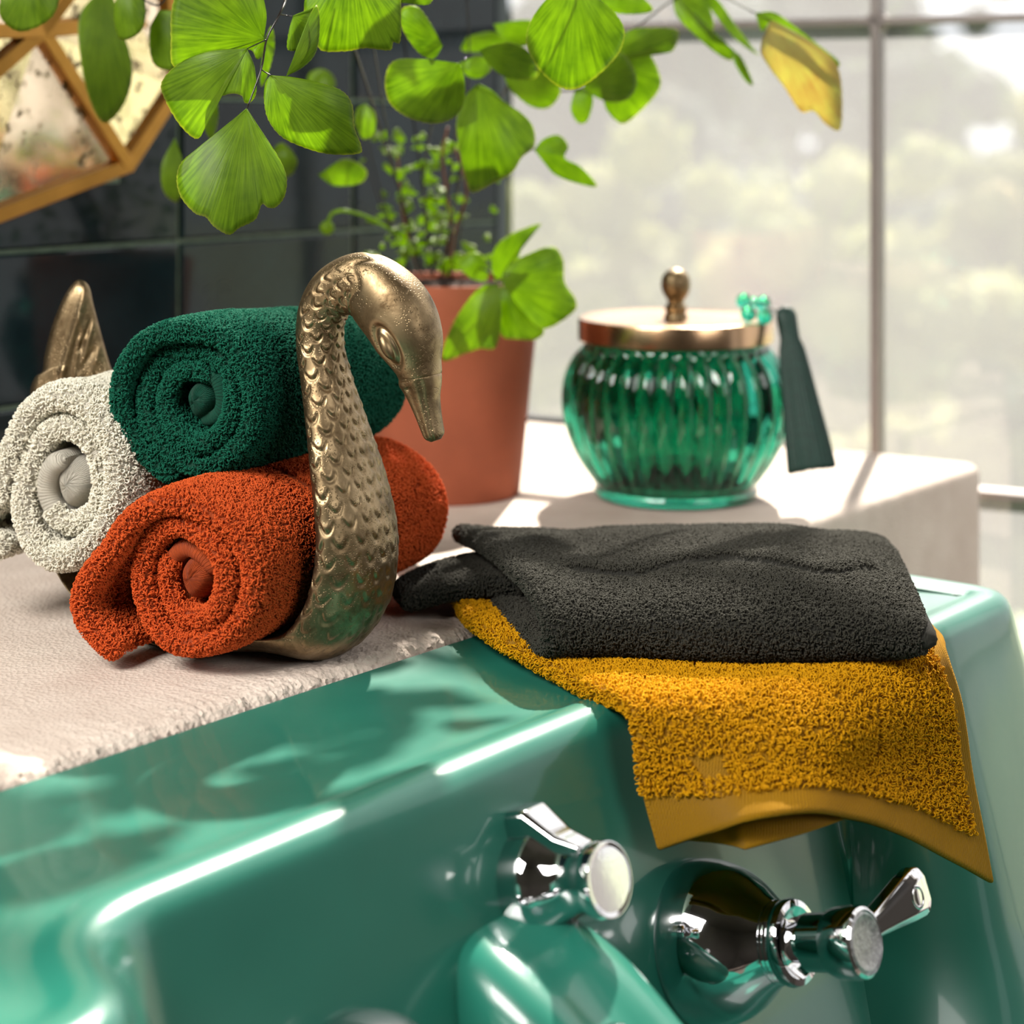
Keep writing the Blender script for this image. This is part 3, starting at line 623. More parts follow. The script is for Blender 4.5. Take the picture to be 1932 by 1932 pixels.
# ------------------------------------------------------------------ rolled washcloths
def rollcloth(name, label, key, near, L_, Rr, turns, pitch, sq=(1, 1), th0=0.0, ccw=1, dir_=None, drop=0, tele=.004, seed=1, tail_flap=None, core=.004, far_shrink=.97, bands=((.52, .56),), dens=800000, lobes=.02):
    r_ = (dir_ or RD).copy(); r_ = Vector((r_.x, r_.y, 0)).normalized(); sx = Vector((r_.y, -r_.x, 0)); r_ = (r_+UP*drop).normalized()
    n_i = int(turns*64); n_j = 30; P = np.zeros((n_i+(14 if tail_flap else 0), n_j, 3)); near = Vector(near)
    th = np.linspace(0, turns*2*np.pi, n_i); rs = np.random.default_rng(seed); ph = rs.uniform(0, 6.28, 8)
    X = np.array(sx); Z = np.array(UP); A_ = np.array(r_); N0 = np.array(near)
    for k in range(n_i):
        t = th[k]; frac = t/th[-1]; rad = core+(Rr-core)*(frac**.9); a = th0+ccw*(t-th[-1])
        rad *= 1+lobes*math.sin(2*a+ph[0])+lobes*.8*math.sin(3*a+ph[1])+.012*math.sin(5*a+ph[2])
        off = tele*(math.sin(1.3*t+ph[3])*.5+.6*math.sin(.7*t+ph[4]))+(1-frac)*tele*1.6
        for j in range(n_j):
            v = j/(n_j-1); rj = rad*(1+(far_shrink-1)*v)*(1+.018*math.sin(7*v+a*2+ph[5])+.010*math.sin(17*v-a*3+ph[6]))
            e = (1-min(1, v/.10))**2
            rj *= 1-.05*e
            P[k, j] = N0+A_*(off*(1-v)+v*L_)+X*(rj*sq[0]*math.cos(a))+Z*(rj*sq[1]*math.sin(a))
    if tail_flap:
        fx, fz, curlz = tail_flap; base = P[n_i-1].copy(); tan = P[n_i-1]-P[n_i-3]; tan /= np.linalg.norm(tan, axis=1)[:, None]
        for q in range(14):
            f = (q+1)/14; P[n_i+q] = base+tan*(.012*f*(1-f))+X*(fx*math.sin(2.7*f)+.008*f*f)+Z*(fz*f+curlz*f*f)
    tg_ = thing(name, label, 'washcloth', 'rolled washcloths in the swan dish')
    n_tot = len(P); last = (turns-1.12)/turns*(n_i/n_tot)
    # outward test
    du = P[n_i//2+1, 5]-P[n_i//2, 5]; dv = P[n_i//2, 6]-P[n_i//2, 5]; nn_ = np.cross(du, dv); radv = P[n_i//2, 5]-N0; radv -= A_*radv.dot(A_); flip = nn_.dot(radv) < 0
    def wf_(i, j, side, cap):
        if side == 0:     # outer face
            if i >= last:
                if tail_flap and key == 'orange' and i > .955: return 0
                for (b0, b1) in bands:
                    if b0 < j < b1: return 0
                return 1
            if i < .16: return 0
            return 1 if j < .14 else 0
        if side == 2: return 1 if (j < .14 and i > .22) else 0
        if side == 3: return 1 if i > .12 else 0
        return 1 if i >= last else 0
    sheet_part('rolled_cloth', P, pitch*.70, key, tg_, wf_, dens, flip)
    # flat woven hem folded up in the middle of the roll
    V = []; Fc = []; uv = []; n1, n2 = 40, 26; cr_ = core*.98
    for a in range(n2+1):
        f = a/n2; h = -.004+.055*f; rr_ = cr_*min(1, math.sin(min(1, f*3.2)*math.pi/2)**.35) if f > 0 else 0
        for b_ in range(n1):
            t = 2*math.pi*b_/n1; V.append(Vector(near)+r_*(h+tele*1.2+.0015*math.sin(2*t))+sx*(rr_*.80*math.cos(t)+.18*rr_*math.sin(t))+UP*(rr_*1.08*math.sin(t))); uv.append((t*cr_, h))
    for a in range(n2):
        for b_ in range(n1): Fc.append((a*n1+b_, a*n1+(b_+1) % n1, (a+1)*n1+(b_+1) % n1, (a+1)*n1+b_))
    mesh('woven_core', V, Fc, M['w_'+key], tg_, True, uv)
    return tg_
RD1 = Vector((.43, .9, 0))
rollcloth('orange_washcloth', 'rolled burnt orange terry washcloth lying lowest in front of the brass swan', 'orange', W(350, 1095, 1.0), .215, .0455, 2.35, .0140, (1.0, 1.0), R(160), 1, RD1, -.006, .006, 3, (-.022, -.056, .002), .0125, .87, ((.34, .37), (.60, .68)), lobes=.03)
rollcloth('green_washcloth', 'rolled dark green terry washcloth on top of the white and orange rolls', 'green', W(362, 757, 1.05), .165, .0480, 2.9, .0125, (1.06, .96), R(250), 1, RD1, -.03, .005, 5, None, .0115, .93, ((.46, .49),), lobes=.03)
rollcloth('white_washcloth', 'rolled cream white terry washcloth at the left of the dish', 'white', W(118, 917, 1.075), .13, .0535, 2.2, .0170, (.92, 1.0), R(190), 1, RD1, 0, .006, 9, (-.022, -.034, .004), .0145, .93, ((.60, .66),), 560000, lobes=.04)

# ------------------------------------------------------------------ flat towels
def grid(ctrl, n, m_):
    C = np.asarray(ctrl, float); G = cr1(C, n); return np.swapaxes(cr1(np.swapaxes(G, 0, 1), m_), 0, 1)
GZ = .0030
gt = thing('grey_towel', 'folded charcoal grey terry towel lying on top of the yellow one', 'towel')
profile = [(.205, -.2600), (.15, -.2560), (.085, -.2550), (.037, -.2570), (.012, -.2620), (.002, -.2700), (.008, -.2790), (.03, -.2835), (.07, -.2825), (.13, -.2820), (.190, -.2830)]
colf = [(0.0, .0, 0), (.2, .0, 0), (.45, 0, 0), (.7, 0, 0), (.87, .10, 0), (.965, .40, 0), (1.0, .85, 0)]
ctrl = []
for q, (dy, z) in enumerate(profile):
    row = []
    for c_i, (f, k, _) in enumerate(colf):
        bd_ = dy/.205
        x0 = .022+(-.032-.022)*bd_; x1 = .2165+(.236-.2165)*bd_; x = x0+(x1-x0)*f
        y = 1.003+dy*(1 if f > .02 else .97)-.014*f+.004*math.sin(f*9)
        zz = z*(1-k)+(-.2705)*k
        if q < 5: zz += [.001, -.0035, .0015, .0025, 0, 0, 0][c_i]*(1 if q < 4 else .5)
        if q == 0: zz += -.002
        row.append((x, y, CZ+zz+GZ))
    ctrl.append(row)
P = grid(ctrl, 260, 200)
# relief: zigzag wave line on the top layer plus soft lumps
Pn = P.copy(); N_, M_ = P.shape[:2]
ii = np.linspace(0, 1, N_)[:, None]*np.ones((1, M_)); jj = np.ones((N_, 1))*np.linspace(0, 1, M_)[None]
def zig(j): return .232+.030*np.abs(((j*3.4+.2) % 1)*2-1)*1.4-.02+.012*np.sin(j*14)
zl = np.where((jj > .10) & (jj < .72), np.exp(-((ii-zig(jj))/.010)**2), 0)
lum = vnoise(P.reshape(-1, 3), 60, 4).reshape(N_, M_)
du = np.gradient(P, axis=0); dv = np.gradient(P, axis=1); nn_ = np.cross(du, dv); nn_ /= np.linalg.norm(nn_, axis=2)[..., None]
sgn = 1 if nn_[35, 60, 2] > 0 else -1
P = P+nn_*sgn*(-.0015*zl+.0016*lum*(ii < .42)+.0040*np.exp(np.minimum(ii-zig(jj), 0)/.05)/(1+np.exp(np.clip((ii-zig(jj))/.0035, -40, 40)))*np.clip((jj-.08)*20, 0, 1)*np.clip((.74-jj)*20, 0, 1))[..., None]
def wg(i, j, side, cap):
    if j > .905: return 0
    if side == (2 if sgn > 0 else 0): return 1 if (j < .08 or i < .06) else 0
    if side == 0 or side == 2:
        if .1 < j < .72 and abs(i-zig(j)) < .008: return 0
        if i > .70 and j > .1: return 0
    return 1
sheet_part('folded_layer', P, .0095, 'grey', gt, wg, 900000, False, h=.0016, w=.0009)
inner = grid([[(-.060, 1.118, CZ-.279), (-.035, 1.115, CZ-.2725), (.0, 1.11, CZ-.2678), (.05, 1.10, CZ-.2678)], [(-.066, 1.150, CZ-.2795), (-.040, 1.148, CZ-.272), (.0, 1.145, CZ-.2675), (.05, 1.14, CZ-.2675)], [(-.054, 1.185, CZ-.280), (-.035, 1.184, CZ-.274), (.0, 1.18, CZ-.2675), (.05, 1.18, CZ-.2675)]], 30, 40)
sheet_part('inner_fold', inner, .0100, 'grey', gt, lambda i, j, s, c: 1 if j < .7 else 0, 900000, False, h=.0016, w=.0009)
# woven edge band at the right end is bare cloth of the folded layer

yt = thing('yellow_towel', 'mustard yellow terry towel draped over the sink ledge under the grey towel', 'towel')
yc = [[(-.030, 1.128, -.2815), (.05, 1.13, -.2830), (.14, 1.13, -.2870), (.232, 1.13, -.2885)],
      [(-.0175, 1.080, -.2840), (.06, 1.06, -.2885), (.145, 1.07, -.2885), (.237, 1.09, -.2885)],
      [(.031, .995, -.2890), (.10, 1.00, -.2885), (.165, 1.02, -.2880), (.236, 1.055, -.2860)],
      [(.0585, .955, -.2900), (.112, .958, -.2890), (.172, .985, -.2890), (.2330, 1.035, -.2900)],
      [(.0640, .944, -.3010), (.118, .940, -.3010), (.178, .970, -.3030), (.2390, 1.030, -.3110)],
      [(.0665, .942, -.3260), (.1150, .924, -.3200), (.1780, .968, -.3280), (.2450, 1.034, -.3450)],
      [(.0735, .938, -.3540), (.1130, .908, -.3300), (.1800, .955, -.3470), (.2560, 1.030, -.4070)]]
yc = np.array(yc); yc[..., 2] += CZ
P = grid(yc, 170, 150); N_, M_ = P.shape[:2]
ii = np.linspace(0, 1, N_)[:, None]*np.ones((1, M_)); jj = np.ones((N_, 1))*np.linspace(0, 1, M_)[None]
du = np.gradient(P, axis=0); dv = np.gradient(P, axis=1); nn_ = np.cross(du, dv); nn_ /= np.linalg.norm(nn_, axis=2)[..., None]
ysg = 1 if nn_[30, 60, 2] > 0 else -1
def ygr(i, j):
    """line relief: straight side groove, a diagonal leaf line and a small flat patch"""
    g1 = math.exp(-((j-.86)/.006)**2)*(.55 < i < .86)+math.exp(-((j-.70)/.006)**2)*(.5 < i < .80)
    g2 = math.exp(-((j-(.30+(i-.62)*1.7))/.012)**2)*(.62 < i < .84); return g1+g2
gmap = np.vectorize(ygr)(ii, jj); lum = vnoise(P.reshape(-1, 3), 75, 11).reshape(N_, M_)
fold = .0022*np.sin(jj*11+ii*3)*np.clip((ii-.45)*3, 0, 1)
P = P+nn_*ysg*(-.0020*gmap+.0012*lum+fold)[..., None]
tY = .0085-.004*np.clip((ii-.5)*3, 0, 1)
HEM = lambda j: .855+.095*j
def wy(i, j, side, cap):
    if i > HEM(j): return 0
    if i < .22 and .12 < j < .93: return 0
    if j > .965: return 0
    if side == (2 if ysg > 0 else 0): return 0 if j > .05 else 1
    g = ygr(i, j)
    if g > .5: return .05
    if .735 < i < .80 and .14+(i-.735)*.6 < j < .24+(i-.735)*.5: return 0
    return 1
sheet_part('towel_front', P, tY, 'yellow', yt, wy, 620000, False, w=.0013, h=.0024, rad=.00029)
P2 = P[85:168].copy(); P2 = P2-nn_[85:168]*ysg*(.0060+.008*np.sin(np.clip(jj[85:168]/.6, 0, 1)*math.pi)**2*np.clip((ii[85:168]-.6)*2.5, 0, 1))[..., None]
J6 = int(150*.62); zl_ = P2[-1, :, 2]; fx_ = np.clip(np.arange(150)/J6, 0, 1); zt = zl_[0]+(zl_[J6]-zl_[0])*fx_; dz_ = np.where(np.arange(150) < J6, (zt-zl_)*.75, 0)
P2[..., 2] += dz_[None]*np.clip((ii[85:168]-.5)/.48, 0, 1)**1.5
sheet_part('towel_back_layer', P2[:, :140], .003, 'yellow', yt, lambda i, j, s, c: 0, 1000)

# ------------------------------------------------------------------ jar
JX = Vector(W(1275, 935, 1.49)); JC = Vector((JX.x, 1.49, CZ-.2898))
jar = thing('green_glass_jar', 'ribbed emerald glass jar with brass lid and round knob on the stone counter', 'jar')
NR = 36; SGJ = NR*10
po = [(0, .058), (.002, .0625), (.006, .064), (.010, .0625), (.016, .0665), (.026, .0725), (.040, .0795), (.055, .0845), (.070, .0868), (.085, .0865), (.098, .0835), (.108, .0785), (.114, .0735), (.119, .0715), (.128, .0710)]
po = [tuple(x) for x in cr1(np.array(po), 46)]; pin = [(h*.955+.0065, max(.001, r-.0048)) for h, r in po[::-1] if h*.955+.0065 > .008]
prf_ = po+[(.1275, .0685)]+pin+[(.0068, .03), (.0065, .0)]; nk = len(po)
amp = lambda h: .050*max(0, min(1, (h-.008)/.02))*max(0, min(1, (.120-h)/.008))
lathe('jar_body', JC, UP, prf_, M['glass'], jar, SGJ, (1, 0, 0), lambda t, k: 1+(amp(prf_[k][0])*(abs(math.cos(t*NR/2))-.5) if k < nk else 0))
lid = lathe('lid', JC, UP, [(.1215, .0705), (.1215, .0752), (.1225, .0762), (.1375, .0762), (.1390, .0755), (.1398, .0735), (.1388, .060), (.1384, .03), (.1384, .010), (.1384, 0)], M['gold'], jar, 128)
lathe('knob', JC, UP, [(.1375, .0095), (.1400, .0095), (.1425, .0078), (.1450, .0082), (.1475, .0088), (.1495, .0072), (.1505, .0062), (.1530, .0066), (.1560, .0088), (.1600, .0108), (.1650, .0116), (.1700, .0110), (.1740, .0088), (.1765, .0055), (.1775, .0018), (.1778, 0)], M['brass'], lid, 40)
# beads and tassel
bd = thing('bead_tassel', 'string of green glass beads with dark tassel hanging over the jar lid', 'tassel')
bp = [(1404, 568, 1.47), (1440, 573, 1.47), (1422, 571, 1.50), (1412, 592, 1.445), (1443, 597, 1.445)]
for k, (x, y, Y) in enumerate(bp):
    ball('bead', W(x, y, Y), .0062 if k != 2 else .0045, M['bead'], bd, 20)
tube('bead_cord', [W(1400, 580, 1.46), W(1422, 572, 1.47), W(1450, 580, 1.46), W(1470, 592, 1.455), W(1482, 600, 1.455)], .0009, M['tassel'], bd)
T0, T1 = W(1484, 600, 1.455), W(1532, 886, 1.43)
axT = (T1-T0); LT = axT.length; ax_, bx_, cx_ = axT.normalized(), None, None; bx_ = (Vector((1, 0, 0))-ax_*ax_.x).normalized(); cx_ = ax_.cross(bx_)
V = []; Fc = []; pr = [(-.009, .002), (-.007, .006), (-.002, .0080), (.006, .0078), (.016, .0072), (.024, .0095), (.04, .0112), (.07, .0140), (.09, .0160), (LT-.003, .0178), (LT, .0176), (LT-.001, .012), (LT-.003, 0)]
SGT = 120; rs = np.random.default_rng(3); jit = rs.uniform(-.0015, .0015, SGT)
for k, (h, r) in enumerate(pr):
    for i in range(SGT):
        t = 2*math.pi*i/SGT; rr_ = r*(1+(.05 if k > 3 else 0)*math.sin(t*30+jit[i]*500)); V.append(T0+ax_*(h+(jit[i] if k >= 9 and r > .01 else 0))+bx_*rr_*math.cos(t)+cx_*rr_*.62*math.sin(t))
for k in range(len(pr)-1):
    for i in range(SGT): Fc.append((k*SGT+i, k*SGT+(i+1) % SGT, (k+1)*SGT+(i+1) % SGT, (k+1)*SGT+i))
mesh('tassel', V, Fc, M['tassel'], bd)

# ------------------------------------------------------------------ potted fern
PC = Vector(W(840, 925, 1.505)); PC.z = CZ-.2897
fern = thing('potted_fern', 'maidenhair fern with fan-shaped bright green leaves in a terracotta pot', 'potted plant')
lathe('pot', PC, UP, [(0, .0), (0, .0575), (.0015, .0590), (.15, .0740), (.1655, .0755), (.1675, .0750), (.1680, .0735), (.1670, .0715), (.158, .0705), (.150, .0695), (.02, .05), (.01, .0)], M['terracotta'], fern, 96)
V = []; Fc = []; 
for k in range(16):
    for i in range(48):
        rr_ = .070*k/15; t = 2*math.pi*i/48; V.append(PC+Vector((rr_*math.cos(t), rr_*math.sin(t), .158+.004*math.sin(k*2.1+i*1.7)+.008*(1-k/15))))
for k in range(15):
    for i in range(48): Fc.append((k*48+i, (k+1)*48+i, (k+1)*48+(i+1) % 48, k*48+(i+1) % 48))
mesh('soil', V, Fc, M['soil'], fern)
def leaf(outline, Y, tx=0.0, ty=0.0, bul=.004, m='leaf', seed=0, nseg=None, serr=.6, wav=.0015):
    """outline[0] is the stalk point; a fan-shaped blade modelled with real curvature, at depth Y with tilt"""
    r_ = random.Random(seed); O = np.array(outline, float); nseg = nseg or max(60, len(O)*9)
    Pp = np.concatenate([O, O[:1]]); C = cr1(Pp, nseg+1)[:-1]; A0 = O[0]; V = []; uv = []; Fc = []; K = 12
    cen = O.mean(0); ext = max(np.ptp(O[:, 0]), np.ptp(O[:, 1])); phs = [r_.uniform(0, 6.28) for _ in range(4)]
    for i, p in enumerate(C):
        edge = 1 if .12 < i/nseg < .88 else 0
        for k in range(K+1):
            f = k/K; q = A0+(p-A0)*f
            if k == K and edge: q = q+(q-cen)/max(1, np.linalg.norm(q-cen))*serr*math.sin(i*2.4)
            dx, dy = (q[0]-cen[0])/ext, (q[1]-cen[1])/ext
            ang = math.atan2(p[1]-A0[1], p[0]-A0[0])
            d = bul*(dx*dx+dy*dy)*4+wav*f*f*math.sin(ang*6+phs[0])+.5*wav*math.sin(dx*9+phs[1])
            V.append(W(q[0], q[1], Y+tx*dx*ext/200+ty*dy*ext/200+d)); uv.append((i/nseg, f if edge else min(f, .94)))
    for i in range(nseg):
        j = (i+1) % nseg
        if i == nseg-1: continue
        for k in range(K): Fc.append((i*(K+1)+k, i*(K+1)+k+1, j*(K+1)+k+1, j*(K+1)+k))
    o = mesh('leaf', V, Fc, M[m], fern, True, uv)
    s = o.modifiers.new('thickness', 'SOLIDIFY'); s.thickness = .00025
    return o
LV = [
 ([(498, 73), (502, 20), (480, -40), (420, -75), (350, -50), (325, 10), (322, 70), (327, 125), (370, 110), (430, 95), (472, 94), (486, 112), (502, 95)], 1.075, .01, .01, .005),
 ([(466, 92), (400, 95), (340, 118), (305, 155), (312, 190), (340, 237), (370, 262), (386, 243), (389, 213), (402, 190), (435, 177), (456, 181), (462, 194), (474, 192), (484, 172), (480, 125)], 1.05, -.01, .012, .006),
 ([(465, 205), (430, 243), (378, 277), (343, 305), (333, 337), (341, 372), (367, 402), (388, 410), (404, 428), (432, 443), (452, 430), (482, 414), (494, 386), (506, 392), (522, 390), (538, 368), (540, 330), (520, 288), (492, 250), (475, 225)], 1.04, .005, -.01, .006),
 ([(510, 142), (500, 158), (498, 190), (506, 226), (531, 258), (575, 279), (622, 291), (676, 290), (682, 276), (669, 240), (665, 198), (645, 171), (600, 155), (550, 145)], 1.05, .012, .006, .006),
 ([(553, 30), (545, 58), (542, 92), (560, 96), (582, 94), (598, 60), (597, 15), (580, 24)], 1.07, .02, 0, .002),
 ([(540, 143), (570, 117), (584, 82), (583, 35), (598, 10), (603, 50), (596, 98), (572, 126)], 1.06, .03, 0, .003),
 ([(660, -80), (585, -20), (575, 28), (600, 40), (602, 92), (650, 97), (690, 91), (735, 95), (742, 80), (755, 79), (757, 30), (752, -30), (715, -70)], 1.09, .01, .01, .005),
 ([(757, 5), (810, 8), (812, -25), (757, -30)], 1.12, 0, 0, .002),
 ([(836, 86), (812, 42), (786, 12), (757, 18), (758, 52), (788, 98), (818, 111)], 1.20, .02, .03, .006),
 ([(868, 120), (800, 112), (745, 114), (727, 145), (730, 182), (746, 206), (780, 226), (822, 233), (856, 222), (874, 196), (877, 158)], 1.22, -.01, .03, .008),
 ([(902, 158), (876, 184), (861, 230), (868, 290), (880, 340), (892, 363), (930, 346), (966, 326), (985, 297), (1008, 276), (1006, 240), (985, 214), (955, 195), (930, 172)], 1.30, .02, -.01, .010),
 ([(1085, -40), (1035, -5), (1002, 38), (993, 80), (1013, 125), (1048, 160), (1080, 169), (1112, 155), (1150, 122), (1172, 92), (1178, 55), (1158, 22), (1120, -8)], 1.16, .01, .02, .007),
 ([(1100, 165), (1130, 120), (1165, 95), (1195, 128), (1200, 165), (1178, 190), (1135, 188)], 1.36, 0, .04, .006),
 ([(1130, 120), (1180, 62), (1230, 52), (1279, 58), (1266, 98), (1225, 92), (1240, 128), (1245, 165), (1210, 208), (1172, 233), (1140, 195), (1180, 175), (1195, 130), (1165, 100)], 1.37, .02, .02, .008),
 ([(950, 140), (962, 168), (1000, 200), (1036, 203), (1058, 172), (1040, 140), (1000, 122)], 1.38, 0, .03, .004),
 ([(905, 95), (925, 125), (960, 148), (1012, 146), (1006, 106), (970, 82), (930, 85)], 1.30, .02, .04, .004),
 ([(1086, 168), (1110, 168), (1119, 190), (1108, 228), (1090, 231), (1077, 205)], 1.38, 0, 0, .003),
 ([(1008, 282), (1026, 262), (1054, 255), (1072, 276), (1066, 298), (1096, 315), (1126, 351), (1086, 345), (1048, 330), (1028, 308)], 1.37, .02, 0, .005),
 ([(945, 530), (960, 500), (1000, 478), (1042, 465), (1062, 490), (1065, 532), (1086, 566), (1080, 590), (1026, 620), (985, 585)], 1.375, .03, 0, .008),
 ([(945, 535), (985, 582), (1025, 620), (1012, 640), (975, 640), (946, 632), (940, 580)], 1.385, .02, 0, .005),
 ([(941, 535), (905, 543), (870, 585), (846, 630), (834, 680), (875, 668), (905, 658), (935, 655), (946, 600)], 1.37, -.02, .01, .007),
 ([(935, 532), (927, 500), (935, 466), (965, 441), (1020, 422), (992, 450), (976, 490), (952, 520)], 1.40, 0, .02, .004),
 ([(1270, -10), (1325, -10), (1346, 42), (1342, 74), (1370, 86), (1387, 98), (1376, 114), (1340, 92), (1305, 60), (1276, 28)], 1.40, .03, 0, .006),
 ([(1382, 95), (1400, 110), (1421, 158), (1406, 152), (1386, 118)], 1.41, .03, 0, .003),
 ([(1325, -5), (1352, -2), (1386, 45), (1416, 85), (1430, 104), (1392, 78), (1360, 42)], 1.41, .06, .03, .004),
 ([(1130, 0), (1150, 22), (1200, 27), (1232, 18), (1205, -10), (1160, -30)], 1.30, 0, .02, .004),
 ([(930, 45), (1000, 38), (1012, 70), (985, 88), (948, 75)], 1.40, 0, .02, .004),
 ([(880, 70), (930, 60), (985, 85), (930, 98), (872, 95)], 1.45, 0, .04, .004),
 ([(868, 118), (905, 105), (926, 130), (905, 148), (880, 142)], 1.33, 0, 0, .004),
 ([(690, 196), (708, 215), (706, 252), (685, 262), (671, 235), (674, 205)], 1.35, 0, 0, .003),
 ([(580, 160), (583, 140), (605, 130), (628, 142), (632, 168), (605, 175)], 1.45, 0, 0, .003),
 ([(888, 525), (862, 500), (880, 480), (905, 478), (922, 505), (915, 530)], 1.42, 0, 0, .005),
 # leaves before the mirror
 ([(190, -20), (150, 30), (152, 110), (170, 190), (198, 232), (235, 195), (250, 130), (230, 50), (215, 0)], 1.33, .04, 0, .006),
 ([(225, -30), (215, 30), (228, 75), (265, 60), (275, 20), (262, -30)], 1.22, 0, 0, .004),
 ([(300, 20), (282, 60), (290, 120), (330, 130), (350, 80), (335, 25)], 1.24, 0, 0, .004),
 ([(60, -50), (10, -20), (0, 30), (40, 60), (100, 30), (110, -30)], 1.22, 0, 0, .004),
 ([(330, 260), (305, 310), (308, 360), (335, 380), (350, 330)], 1.35, .03, 0, .004),
 ([(498, 78), (512, 50), (518, 90), (505, 140), (492, 160)], 1.20, .02, 0, .003),
 ([(500, 300), (530, 270), (560, 300), (548, 330), (515, 335)], 1.38, 0, .03, .004),
 ([(600, 330), (650, 300), (690, 320), (680, 345), (630, 350)], 1.40, 0, .05, .004),
 ([(380, 190), (405, 180), (412, 220), (400, 262), (385, 240)], 1.25, .02, 0, .003)]
for k, (ol, Y, tx, ty, bl) in enumerate(LV): leaf(ol, Y, tx, ty, bl, 'leaf', k)
yl = leaf([(1456, 38), (1435, 90), (1450, 125), (1480, 165), (1510, 210), (1535, 210), (1560, 236), (1586, 242), (1588, 165), (1576, 118), (1540, 85), (1500, 60)], 1.36, .03, .02, .012, 'leaf_yellow', 70, None, .6, .003)
yl['label'] = 'dying yellow and orange leaf'
leaf([(1425, 25), (1460, 23), (1500, 50), (1545, 85), (1582, 115), (1576, 126), (1540, 88), (1500, 64), (1457, 40), (1438, 60)], 1.37, .02, .01, .004, 'leaf', 71)
# shading leaves added out of view, then small young leaves in the pot
rs = random.Random(5)      # unseen fronds placed up the sun's path so they shade the sink ledge
SHADE_LV = []
for k in range(22):
    tgt = UN(rs.uniform(-.37, -.07), rs.uniform(.0, .12), -.294); d_ = Vector(sv)/math.cos(R(SUN_EL)); t_ = rs.uniform(.40, .52); p_ = tgt+d_*t_
    cx, cy, Y = 966+p_.x/p_.y*F, HY-(p_.z-CZ)/p_.y*F, p_.y; a = rs.uniform(0, 6.28); s_ = rs.uniform(75, 115); cy = min(cy, -s_-10); SHADE_LV.append((cx-s_*.5*math.cos(a), cy-s_*.5*math.sin(a), Y))
    leaf([(cx-s_*.5*math.cos(a), cy-s_*.5*math.sin(a))]+[(cx-s_*.5*math.cos(a)+s_*math.cos(a-.9+1.8*j/6), cy-s_*.5*math.sin(a)+s_*math.sin(a-.9+1.8*j/6)) for j in range(7)], Y, rs.uniform(-.03, .03), rs.uniform(-.03, .05), .005, 'leaf', k+300, 48)
rs = random.Random(11)
for k in range(120):
    a = rs.uniform(0, 6.28); q = rs.random(); cx = 800+rs.gauss(0, 55)*(1.1-.3*q); cy = 505-rs.random()**1.1*250; Y = 1.50+rs.uniform(-.06, .06); s_ = rs.uniform(8, 21)
    cx = min(max(cx, 680), 925)
    ol = [(cx, cy)]
    for j in range(7):
        g = a-1.05+2.1*j/6; rr_ = s_*(1+.12*math.sin(j*2+k)); ol.append((cx+rr_*math.cos(g)*1.1, cy+rr_*math.sin(g)*.8))
    leaf(ol, Y, rs.uniform(-.06, .06), rs.uniform(-.12, .12), .002, 'leaf', k+100, 28, .3, .0006)
def st(pts, r0=.0008, r1=.0005, m='stem'): return tube('stem', [W(*p) for p in pts], [r0, r1], M[m], fern, 6)
st([(800, 520, 1.50), (720, 250, 1.42), (620, -40, 1.22), (560, -90, 1.12), (540, -5, 1.08), (528, 26, 1.065), (503, 75, 1.06), (493, 130, 1.05), (466, 205, 1.045)], .0011, .00045)
st([(502, 75, 1.06), (485, 83, 1.055), (466, 92, 1.05)], .0004, .0003); st([(493, 131, 1.05), (500, 136, 1.05), (511, 142, 1.05)], .0004, .0003); st([(528, 27, 1.065), (540, 29, 1.07), (553, 31, 1.07)], .0004, .0003)
for pts in ([(790, 520, 1.5), (740, 300, 1.45), (700, 60, 1.3), (668, -85, 1.12)], [(810, 520, 1.5), (800, 330, 1.45), (835, 160, 1.3), (868, 120, 1.23)], [(830, 525, 1.5), (860, 380, 1.45), (885, 230, 1.38), (902, 158, 1.3)],
            [(840, 525, 1.5), (870, 300, 1.45), (885, 120, 1.42), (880, 0, 1.4), (870, -60, 1.4)], [(850, 525, 1.5), (900, 300, 1.47), (985, 120, 1.4), (1100, 60, 1.4), (1180, 62, 1.38), (1270, 0, 1.4), (1330, -20, 1.4), (1425, 25, 1.38)],
            [(870, 520, 1.48), (905, 505, 1.42), (945, 532, 1.38)], [(775, 520, 1.5), (735, 420, 1.48), (690, 250, 1.45), (690, 196, 1.36)], [(780, 520, 1.5), (715, 380, 1.48), (660, 200, 1.45), (610, 160, 1.45)], [(815, 520, 1.5), (850, 330, 1.45), (870, 160, 1.35), (878, 110, 1.33)], [(1008, 282, 1.37), (985, 275, 1.35), (940, 250, 1.33)],
            [(1058, 172, 1.38), (1086, 170, 1.38), (1100, 165, 1.37)], [(330, -60, 1.2), (300, 10, 1.22), (225, -30, 1.22), (190, -20, 1.2)], [(1085, -40, 1.16), (1100, -80, 1.2), (1000, -60, 1.35), (880, 0, 1.4)]): st(pts)
for pts in ([(840, 525, 1.5), (850, 420, 1.48), (835, 300, 1.46), (845, 240, 1.45)], [(850, 520, 1.5), (858, 440, 1.5), (880, 360, 1.47), (860, 280, 1.45)], [(790, 520, 1.5), (760, 400, 1.49), (750, 290, 1.47)]): st(pts, .0012, .0008, 'stem_red')
# curled fiddlehead
SHADE_LV.sort()  # stems joining the added leaves that shade the ledge
for q in range(0, len(SHADE_LV), 6):
    c_ = SHADE_LV[q:q+6]
    if len(c_) > 1: st([(820, 520, 1.5), (760, 40, 1.45), (780, -150, 1.38)]+c_[::-1])
tube('stem', [W(740, 435, 1.46), W(700, 412, 1.44), (W(655, 398, 1.42)), W(628, 402, 1.42), W(617, 425, 1.42)], [.0012, .0016], M['leaf'], fern, 8)
ball('fiddlehead', W(617, 430, 1.42), .0055, M['leaf'], fern, 12)

